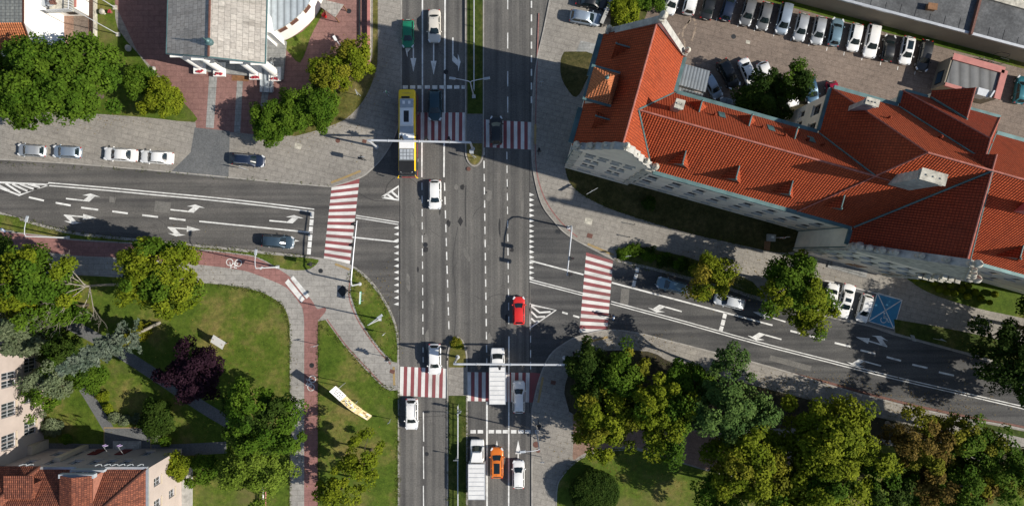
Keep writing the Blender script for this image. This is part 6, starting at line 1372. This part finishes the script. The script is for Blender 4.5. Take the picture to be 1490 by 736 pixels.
# green street name style board
b_ = W(530, 424); t = thing('banner_board', 'long narrow teal and white board standing on the grass wedge', 'board', (b_.x, b_.y, .15)); mb = MB(); e = W(523, 441, 2.8) - b_
for f in (.15, .85): mb.tube([(e.x * f, e.y * f, 0), (e.x * f, e.y * f, 2.6)], .04, 6)
mb.build('post', 'galv', t)
mb = MB(); a_ = math.atan2(e.y, e.x); c = e * .5; mb.box((c.x, c.y, 1.9), (1.75, .06, .8), a_); bq = mb.build('panel', 'sign_green', t)
mb = MB()
for i in range(6): f = -.7 + i * .28; mb.box((c.x + math.cos(a_) * f, c.y + math.sin(a_) * f, 2.15), (.14, .075, .34), a_)
mb.box((c.x, c.y, 2.702), (1.7, .1, .02), a_); mb.build('lettering', 'sign_white', bq)
# posts on the school pavement
for x, y, n_ in ((921, 327, 'upper'), (914, 345, 'lower')):
    b_ = W(x, y); t = thing('bollard', '%s of two thin dark posts on the pavement below the school lawn' % n_, 'bollard', (b_.x, b_.y, .12), 0, 'thin posts on the school pavement'); mb = MB(); mb.tube([(0, 0, 0), (0, 0, 1.1)], .05, 8); mb.ball((0, 0, 1.15), .09, 8); mb.build('post', 'dark_metal', t)
# median barriers
def barrier(x, y0, y1, label):
    a, b_ = W(x, y0), W(x, y1); t = thing('median_barrier', label, 'barrier', (a.x, a.y, .15)); L = (b_ - a).length; d = (b_ - a).normalized(); mb = MB()
    for z, r in ((1.05, .075), (.55, .05)): mb.tube([(0, 0, z), tuple(d * L + Vector((0, 0, z)))], r, 6)
    mb.build('rail', 'white_metal', t); n = int(L / 2.2)
    for i in range(n + 1): p = d * (L * i / n); mb = MB(); mb.tube([p, p + Vector((0, 0, 1.08))], .05, 6); mb.build('post', 'galv', t)
barrier(690.3, -100, 133, 'pale steel pedestrian barrier along the upper median grass'); barrier(667, 588, 840, 'pale steel pedestrian barrier along the lower median grass')
# flagpoles
for i, (x, y) in enumerate(((173, 51), (168.5, 12))):
    b_ = W(x, y); t = thing('flagpole', 'white flagpole on the lawn, %s of two beside the white house' % ('nearest the big tree' if not i else 'at the top edge'), 'flagpole', (b_.x, b_.y, .15), 0, 'flagpoles on the church lawn'); mb = MB(); mb.tube([(0, 0, 0), (0, 0, 10.6)], [.07, .04], 10); mb.build('pole', 'white_metal', t); mb = MB(); mb.ball((0, 0, 10.7), .1, 8); mb.build('finial', 'galv', t); mb = MB(); mb.box((0, 0, -.03), (.6, .6, .15)); mb.build('base', 'stone', t)
# small monument with flagpole in front of the school
b_ = W(1120, 346); t = thing('memorial_plinth', 'small grey plinth with brown slab on the shaded school lawn', 'monument', (b_.x, b_.y, .15), RZ * .3)
mb = MB(); mb.box((0, 0, 0), (1.1, 1.0, .75)); mb.box((0, 0, .75), (.9, .8, .1)); mb.build('plinth', 'stone_grey', t); mb = MB(); mb.box((0, .1, .85), (.3, .3, .3)); mb.ball((0, .1, 1.2), .16, 8); mb.build('top_stone', 'white_wall', t); mb = MB(); mb.box((-.35, -1.2, 0), (.85, 1.3, .08)); mb.build('slab', 'wood', t)
b_ = W(1127, 346); t = thing('flagpole', 'grey flagpole with red and white flag beside the plinth', 'flagpole', (b_.x, b_.y, .15)); mb = MB(); mb.tube([(0, 0, 0), (0, 0, 5.4)], [.06, .04], 8); mb.build('pole', 'galv', t)
mb = MB(); mb.grid([[(-.02 - i * .13, math.sin(i * 1.3) * .1 - i * .03, 5.2 - j * .16 - i * .1) for i in range(8)] for j in range(7)]); mb.m = [0 if k < 21 else 1 for k in range(len(mb.f))]; mb.build('flag', ['sign_white', 'lamp_red'], t)
# leaning advertising board on the lawn
b_ = W(539, 607); t = thing('advert_board', 'long sloping yellow advertising board with white printed top panel', 'advertising board', (b_.x, b_.y, .15)); e = W(495.5, 556.5) - b_; d = Vector((e.x, e.y, 0)).normalized(); s_ = Vector((-d.y, d.x, 0)); L = e.length
def ad(f, y): bow = math.sin(f * PI * 1.3) * .25; return d * (L * f) + s_ * (y + bow) + Vector((0, 0, .25 + 4.7 * f ** 1.15))
def panel(f0, f1, w_, m_, nm, z=0.):
    mb = MB(); n_ = 8; up_ = [[ad(f0 + (f1 - f0) * i / n_, y) + Vector((0, 0, .05 + z)) for y in (-w_, w_)] for i in range(n_ + 1)]; dn = [[p - Vector((0, 0, .1)) for p in r] for r in up_]
    mb.grid(up_); mb.grid(dn, 0, False, True)
    for i in range(n_):
        for k in (0, 1): mb.poly([up_[i][k], up_[i + 1][k], dn[i + 1][k], dn[i][k]])
    mb.poly([up_[0][0], up_[0][1], dn[0][1], dn[0][0]]); mb.poly([up_[-1][0], up_[-1][1], dn[-1][1], dn[-1][0]]); return mb.build(nm, m_, t)
p1 = panel(.70, 1., .58, 'sign_white', 'printed_panel'); p2 = panel(.26, .695, .56, 'ad_yellow', 'picture_panel'); p3 = panel(0, .255, .5, 'ad_yellow', 'foot_panel'); random.seed(8)
def dabs(par, items):
    for col in {q[0] for q in items}:
        mb = MB()
        for c_, f, y, df, dy in items:
            if c_ == col: mb.poly([ad(f, y) + Vector((0, 0, .062)), ad(f + df, y) + Vector((0, 0, .062)), ad(f + df, y + dy) + Vector((0, 0, .062)), ad(f, y + dy) + Vector((0, 0, .062))])
        mb.build('print', col, par)
dabs(p1, [('black', .74 + .05 * i + random.uniform(0, .01), y, .034, .1) for y in (-.32, -.05, .2) for i in range(4)])
dabs(p2, [(random.choice(['sign_white', 'light_grey', 'rust', 'bus_yellow', 'grass_lush', 'sign_white', 'wood']), random.uniform(.3, .66), random.uniform(-.45, .35), random.uniform(.015, .045), random.uniform(.06, .2)) for i in range(46)])
dabs(p3, [('sign_white', .03, -.4, .09, .16), ('sign_white', .14, .1, .08, .2), ('black', .04, .1, .05, .1), ('black', .05, -.1, .07, .1), ('wood', .13, -.3, .07, .18), ('sign_white', .02, .3, .1, .12)])
mb = MB()
for f in (.45, .93):
    for y in (-.4, .4): p = ad(f, y); mb.tube([(p.x, p.y, 0), p], .05, 6)
mb.build('support', 'galv', t)
b_ = W(327, 494.5); t = thing('info_board', 'white tilted information board on the park lawn', 'information board', (b_.x, b_.y, .15), R(-32)); mb = MB(); mb.box((-.7, 0, 0), (.08, .08, 2.3)); mb.box((.7, 0, 0), (.08, .08, 2.3)); mb.build('post', 'wood', t)
mb = MB(); mb.poly([(-1., -.65, 1.9), (1., -.65, 1.9), (1., .65, 2.5), (-1., .65, 2.5)]); mb.poly([(-1., -.65, 1.84), (1., -.65, 1.84), (1., .65, 2.44), (-1., .65, 2.44)][::-1]); pb = mb.build('roof_panel', 'sign_white', t); mb = MB(); mb.box((0, .05, .8), (1.5, .08, 1.1)); mb.build('notice_panel', 'light_grey', t)
b_ = W(388, 712); t = thing('barrier_bars', 'white and red barrier bars beneath the light green tree', 'barrier', (b_.x, b_.y, .15)); 
for x, m_ in ((-.1, 'sign_white'), (.25, 'coping')): mb = MB(); mb.tube([(x, -3.5, 1.0), (x, 2.4, 1.0)], .09, 8); [mb.tube([(x, y, 0), (x, y, 1)], .05, 6) for y in (-3., -.5, 2.)]; mb.build('bar', m_, t)
b_ = W(153, 20); t = thing('garden_urn', 'pale rounded stone urn on the lawn beside the white garden wall', 'urn', (b_.x, b_.y, .15)); mb = MB(); mb.lathe((0, 0, 0), [(.22, 0), (.16, .2), (.15, .3), (.36, .5), (.42, .7), (.38, .8), (.15, .95)], 14); mb.build('bowl', 'stone', t)
b_ = W(163, 19); t = thing('flower_pot', 'small pot of red flowers beside the pale urn', 'flower pot', (b_.x, b_.y, .15)); mb = MB(); mb.lathe((0, 0, 0), [(.18, 0), (.26, .4)], 10); mb.build('pot', 'brick', t); mb = MB(); random.seed(4); [mb.ball((random.uniform(-.2, .2), random.uniform(-.2, .2), .5 + random.uniform(0, .2)), .12, 6) for i in range(9)]; mb.build('flowers', 'flower', t)
for x, y, lab, s_ in ((188, 71, 'rounded grey boulder on the shaded church lawn', .5), (224, 101, 'pale boulder at the lawn edge beside the plaza', .4), (242, 124, 'small white stone on the lawn edge by the corner shrub', .28)):
    b_ = W(x, y); rng = np.random.default_rng(int(x)); mb = MB(); mb.ball((0, 0, s_ * .3), s_, 10, 0, .6); mb.v = [tuple(np.array(v) * (1 + rng.normal() * .06)) for v in mb.v]; tag(mb.build('boulder', 'stone_grey' if s_ > .3 else 'white_wall', None, (b_.x, b_.y, .13), smooth=True), lab, 'boulder', 'stones on the church lawn')
b_ = W(474, 25.5); t = thing('litter_bin', 'red litter bin beside the board canopy', 'bin', (b_.x, b_.y, .15), .4); mb = MB(); mb.lathe((0, 0, 0), [(.24, 0), (.32, .85), (.34, .9)], 12); mb.build('bin_body', 'lamp_red', t); mb = MB(); mb.lathe((0, 0, .9), [(.35, 0), (.3, .1), (.05, .16)], 12); mb.build('lid', 'lamp_red', t)
b_ = W(508, 84); t = thing('park_lamp', 'low white park lamp beside yellow green trees', 'lamp', (b_.x, b_.y, .15)); mb = MB(); mb.tube([(0, 0, 0), (-.1, .3, 4.6), (-.6, 1., 5.0)], [.06, .05, .04], 8); mb.build('pole', 'white_metal', t); mb = MB(); mb.box((-.75, 1.2, 4.95), (.36, .7, .14), R(30)); mb.build('lamp_head', 'sign_white', t)
b_ = W(686, 219); t = thing('control_box', 'white signal control box at the gantry foot on the upper island', 'box', (b_.x + .1, b_.y - .35, .14)); mb = MB(); mb.box((0, 0, 0), (.5, .4, 1.3)); mb.build('cabinet', 'sign_white', t); mb = MB(); mb.box((0, 0, 1.3), (.6, .5, .06)); mb.build('lid', 'light_grey', t)
def bike(px, py, ang, label):
    b_ = W(px, py); t = thing('bicycle', label, 'bicycle', (b_.x, b_.y, .13), R(ang), 'bicycles behind the outbuilding')
    for x in (-.52, .52): mb = MB(); n = 18; mb.tube([(x + .33 * math.cos(2 * PI * i / n), 0, .34 + .33 * math.sin(2 * PI * i / n)) for i in range(n + 1)], .02, 5); [mb.tube([(x, 0, .34), (x + .32 * math.cos(k), 0, .34 + .32 * math.sin(k))], .006, 3) for k in np.linspace(0, 2 * PI, 9)[:-1]]; mb.build('wheel', 'rubber', t)
    mb = MB(); [mb.tube(p, .02, 5) for p in ([(-.52, 0, .34), (-.05, 0, .32), (.38, 0, .82)], [(-.52, 0, .34), (-.18, 0, .8), (.38, 0, .82), (.52, 0, .34)], [(-.05, 0, .32), (-.2, 0, .9)])]; mb.build('frame', 'dark_metal', t); mb = MB(); mb.box((-.2, 0, .9), (.26, .14, .06), 0, 0, .7); mb.build('saddle', 'black', t); mb = MB(); mb.tube([(.38, 0, .82), (.36, 0, 1.0)], .02, 5); mb.tube([(.28, -.28, 1.0), (.38, 0, 1.02), (.28, .28, 1.0)], .018, 5); mb.build('handlebar', 'galv', t)
bike(1421, 88, -14, 'dark bicycle left of two behind the outbuilding coping'); bike(1434, 92, -10, 'dark bicycle right of two behind the outbuilding coping')
b_ = W(1446, 92); t = thing('bike_arch', 'dark tubular arch stand beside warehouse wall', 'bicycle stand', (b_.x, b_.y, .13), R(-14)); mb = MB(); mb.tube([(-.9, 0, 0), (-.9, 0, 1.6), (-.6, 0, 2.1), (.6, 0, 2.1), (.9, 0, 1.6), (.9, 0, 0)], .04, 6); mb.tube([(-.9, .8, 0), (-.9, .8, 1.6), (-.6, .8, 2.1), (.6, .8, 2.1), (.9, .8, 1.6), (.9, .8, 0)], .04, 6); mb.build('frame', 'dark_metal', t)
# ------------------------------------------------------------------ people
def person(px, py, face, label, top, trousers, hair, seed, cap=None, group='people on foot'):
    rng = random.Random(seed); b_ = W(px, py); t = thing('person', label, 'person', (b_.x, b_.y, .02 if px < 1000 else .125), R(face), group)
    V, E, Rd = [], [], []
    def add(p, r, parent=None):
        V.append(p); Rd.append(r)
        if parent is not None: E.append((parent, len(V) - 1))
        return len(V) - 1
    pel = add((0, 0, .95), .135); ab = add((.01, 0, 1.1), .12, pel); chs = add((.02, 0, 1.3), .145, ab); nk = add((.02, 0, 1.47), .058, chs); hd = add((.04, 0, 1.58), .085, nk); hd2 = add((.045, 0, 1.68), .09, hd)
    for s_ in (1, -1):
        st = .22 * s_
        hp = add((0, s_ * .09, .88), .095, pel); kn = add((st * .6 + .05, s_ * .1, .5), .062, hp); an = add((st - (.12 if s_ < 0 else 0), s_ * .1, .1), .042, kn); ft = add((st + .08 - (.1 if s_ < 0 else 0), s_ * .11, .045), .038, an); add((st + .17 - (.1 if s_ < 0 else 0), s_ * .12, .035), .03, ft)
        sh = add((.0, s_ * .19, 1.4), .06, chs); el = add((-st * .5 - .02, s_ * .25, 1.13), .042, sh); wr = add((-st * .8 + .08, s_ * .25, .9), .028, el); pm = add((-st * .85 + .1, s_ * .25, .84), .03, wr)
        for k, (dy, L) in enumerate(((.028, .065), (.01, .075), (-.008, .07), (-.026, .055))): f1_ = add((-st * .85 + .11 + dy * .4, s_ * (.25 - .005), .79 + abs(dy) * .2 - (.0)), .009, pm); V[f1_] = (V[f1_][0] + dy, V[f1_][1], V[f1_][2]); add((V[f1_][0] + .012, V[f1_][1] - s_ * .012, V[f1_][2] - L * .6), .008, f1_)
        th = add((-st * .85 + .145, s_ * .225, .83), .010, pm); add((-st * .85 + .155, s_ * .215, .79), .008, th)
    me = bpy.data.meshes.new('body'); me.from_pydata(V, E, []); ob = bpy.data.objects.new('tmp', me); C.objects.link(ob)
    sk = ob.modifiers.new('Skin', 'SKIN'); sb_ = ob.modifiers.new('Sub', 'SUBSURF'); sb_.levels = 2; sb_.render_levels = 2
    for i, v in enumerate(me.skin_vertices[0].data): v.radius = (Rd[i], Rd[i]); v.use_root = i == 0
    dg = bpy.context.evaluated_depsgraph_get(); m2 = bpy.data.meshes.new_from_object(ob.evaluated_get(dg)); bpy.data.objects.remove(ob)
    m2.materials.clear()
    for q in (top, trousers, 'skin', 'black'): m2.materials.append(MATS[q])
    for p in m2.polygons:
        c = p.center; p.use_smooth = True
        p.material_index = 2 if c.z > 1.47 or (abs(c.y) > .2 and c.z < .93) else (3 if c.z < .1 else (1 if c.z < .96 else 0))
    o = bpy.data.objects.new('body', m2); C.objects.link(o); o.parent = t
    mb = MB(); mb.ball((.025, 0, 1.70), .112, 12, 0, 1.0); mb.v = [v for v in mb.v]; mb.v = [(x - .012 if z < 1.68 else x, y, max(z, 1.62)) for x, y, z in mb.v]; mb.build('hair', hair, t, smooth=True)
    if cap: mb = MB(); mb.lathe((.03, 0, 1.72), [(.125, 0), (.12, .06), (.07, .11), (.01, .125)], 14); mb.box((.15, 0, 1.72), (.12, .16, .015)); mb.build('cap', cap, t)
    mb = MB(); mb.ball((.135, .032, 1.665), .012, 6); mb.ball((.135, -.032, 1.665), .012, 6); mb.build('eyes', 'black', t); mb = MB(); mb.ball((.142, 0, 1.635), .018, 6, 0, 1.5); mb.ball((.04, .1, 1.64), .022, 6, 0, 1.5); mb.ball((.04, -.1, 1.64), .022, 6, 0, 1.5); mb.build('nose_and_ears', 'skin', t); mb = MB(); mb.box((.132, 0, 1.592), (.012, .045, .01)); mb.build('mouth', 'flower', t)
    return t
plain('blue_cloth', (.02, .16, .45), .9); plain('denim', (.10, .10, .14), .9); plain('pale_cloth', (.5, .42, .42), .9); plain('dark_cloth', (.02, .02, .025), .9); plain('fair_hair', (.55, .46, .28), .7)
person(890.8, 461, 150, 'person in blue top with white cap at the right edge of east crosswalk', 'blue_cloth', 'pale_cloth', 'fair_hair', 1, 'sign_white')
person(886.8, 458.2, 170, 'person in black stepping onto the east crosswalk beside someone in blue', 'dark_cloth', 'denim', 'hair', 2)
person(1174, 390, 170, 'person in purple clothes walking right of the roadside tree by the school', 'purple_cloth', 'purple_cloth', 'fair_hair', 3, 'pale_cloth')
# ------------------------------------------------------------------ camera and daylight
cam = bpy.data.cameras.new('Camera'); co = bpy.data.objects.new('Camera', cam); C.objects.link(co); sc.camera = co
co.location = (0, 0, HC); co.rotation_euler = (0, 0, 0); cam.sensor_fit = 'HORIZONTAL'; cam.angle = 2 * math.atan(74.5 / HC); cam.clip_end = 3000; cam.clip_start = .5
EL, AZ = R(35), Vector((.978, -.209, 0))
wd = bpy.data.worlds.new('World'); sc.world = wd; wd.use_nodes = True; nt = wd.node_tree; bg = nt.nodes['Background']
sky = nt.nodes.new('ShaderNodeTexSky'); sky.sky_type = 'NISHITA'; sky.sun_disc = False; sky.sun_elevation = EL; sky.sun_rotation = math.atan2(AZ.x, AZ.y); sky.air_density = 1.0; sky.dust_density = .6
nt.links.new(sky.outputs[0], bg.inputs[0]); bg.inputs[1].default_value = .085
sl = bpy.data.lights.new('Sun', 'SUN'); sl.energy = 4.8; sl.angle = R(.55); sl.color = (1, .93, .82); so_ = bpy.data.objects.new('Sun', sl); C.objects.link(so_)
so_.rotation_euler = (Vector((-AZ.x * math.cos(EL), -AZ.y * math.cos(EL), -math.sin(EL)))).to_track_quat('-Z', 'Y').to_euler(); so_.location = (80, -20, 120)
vs = sc.view_settings; vs.view_transform = 'Standard'; vs.look = 'None'; vs.gamma = 1; vs.use_curve_mapping = False; vs.exposure = .4
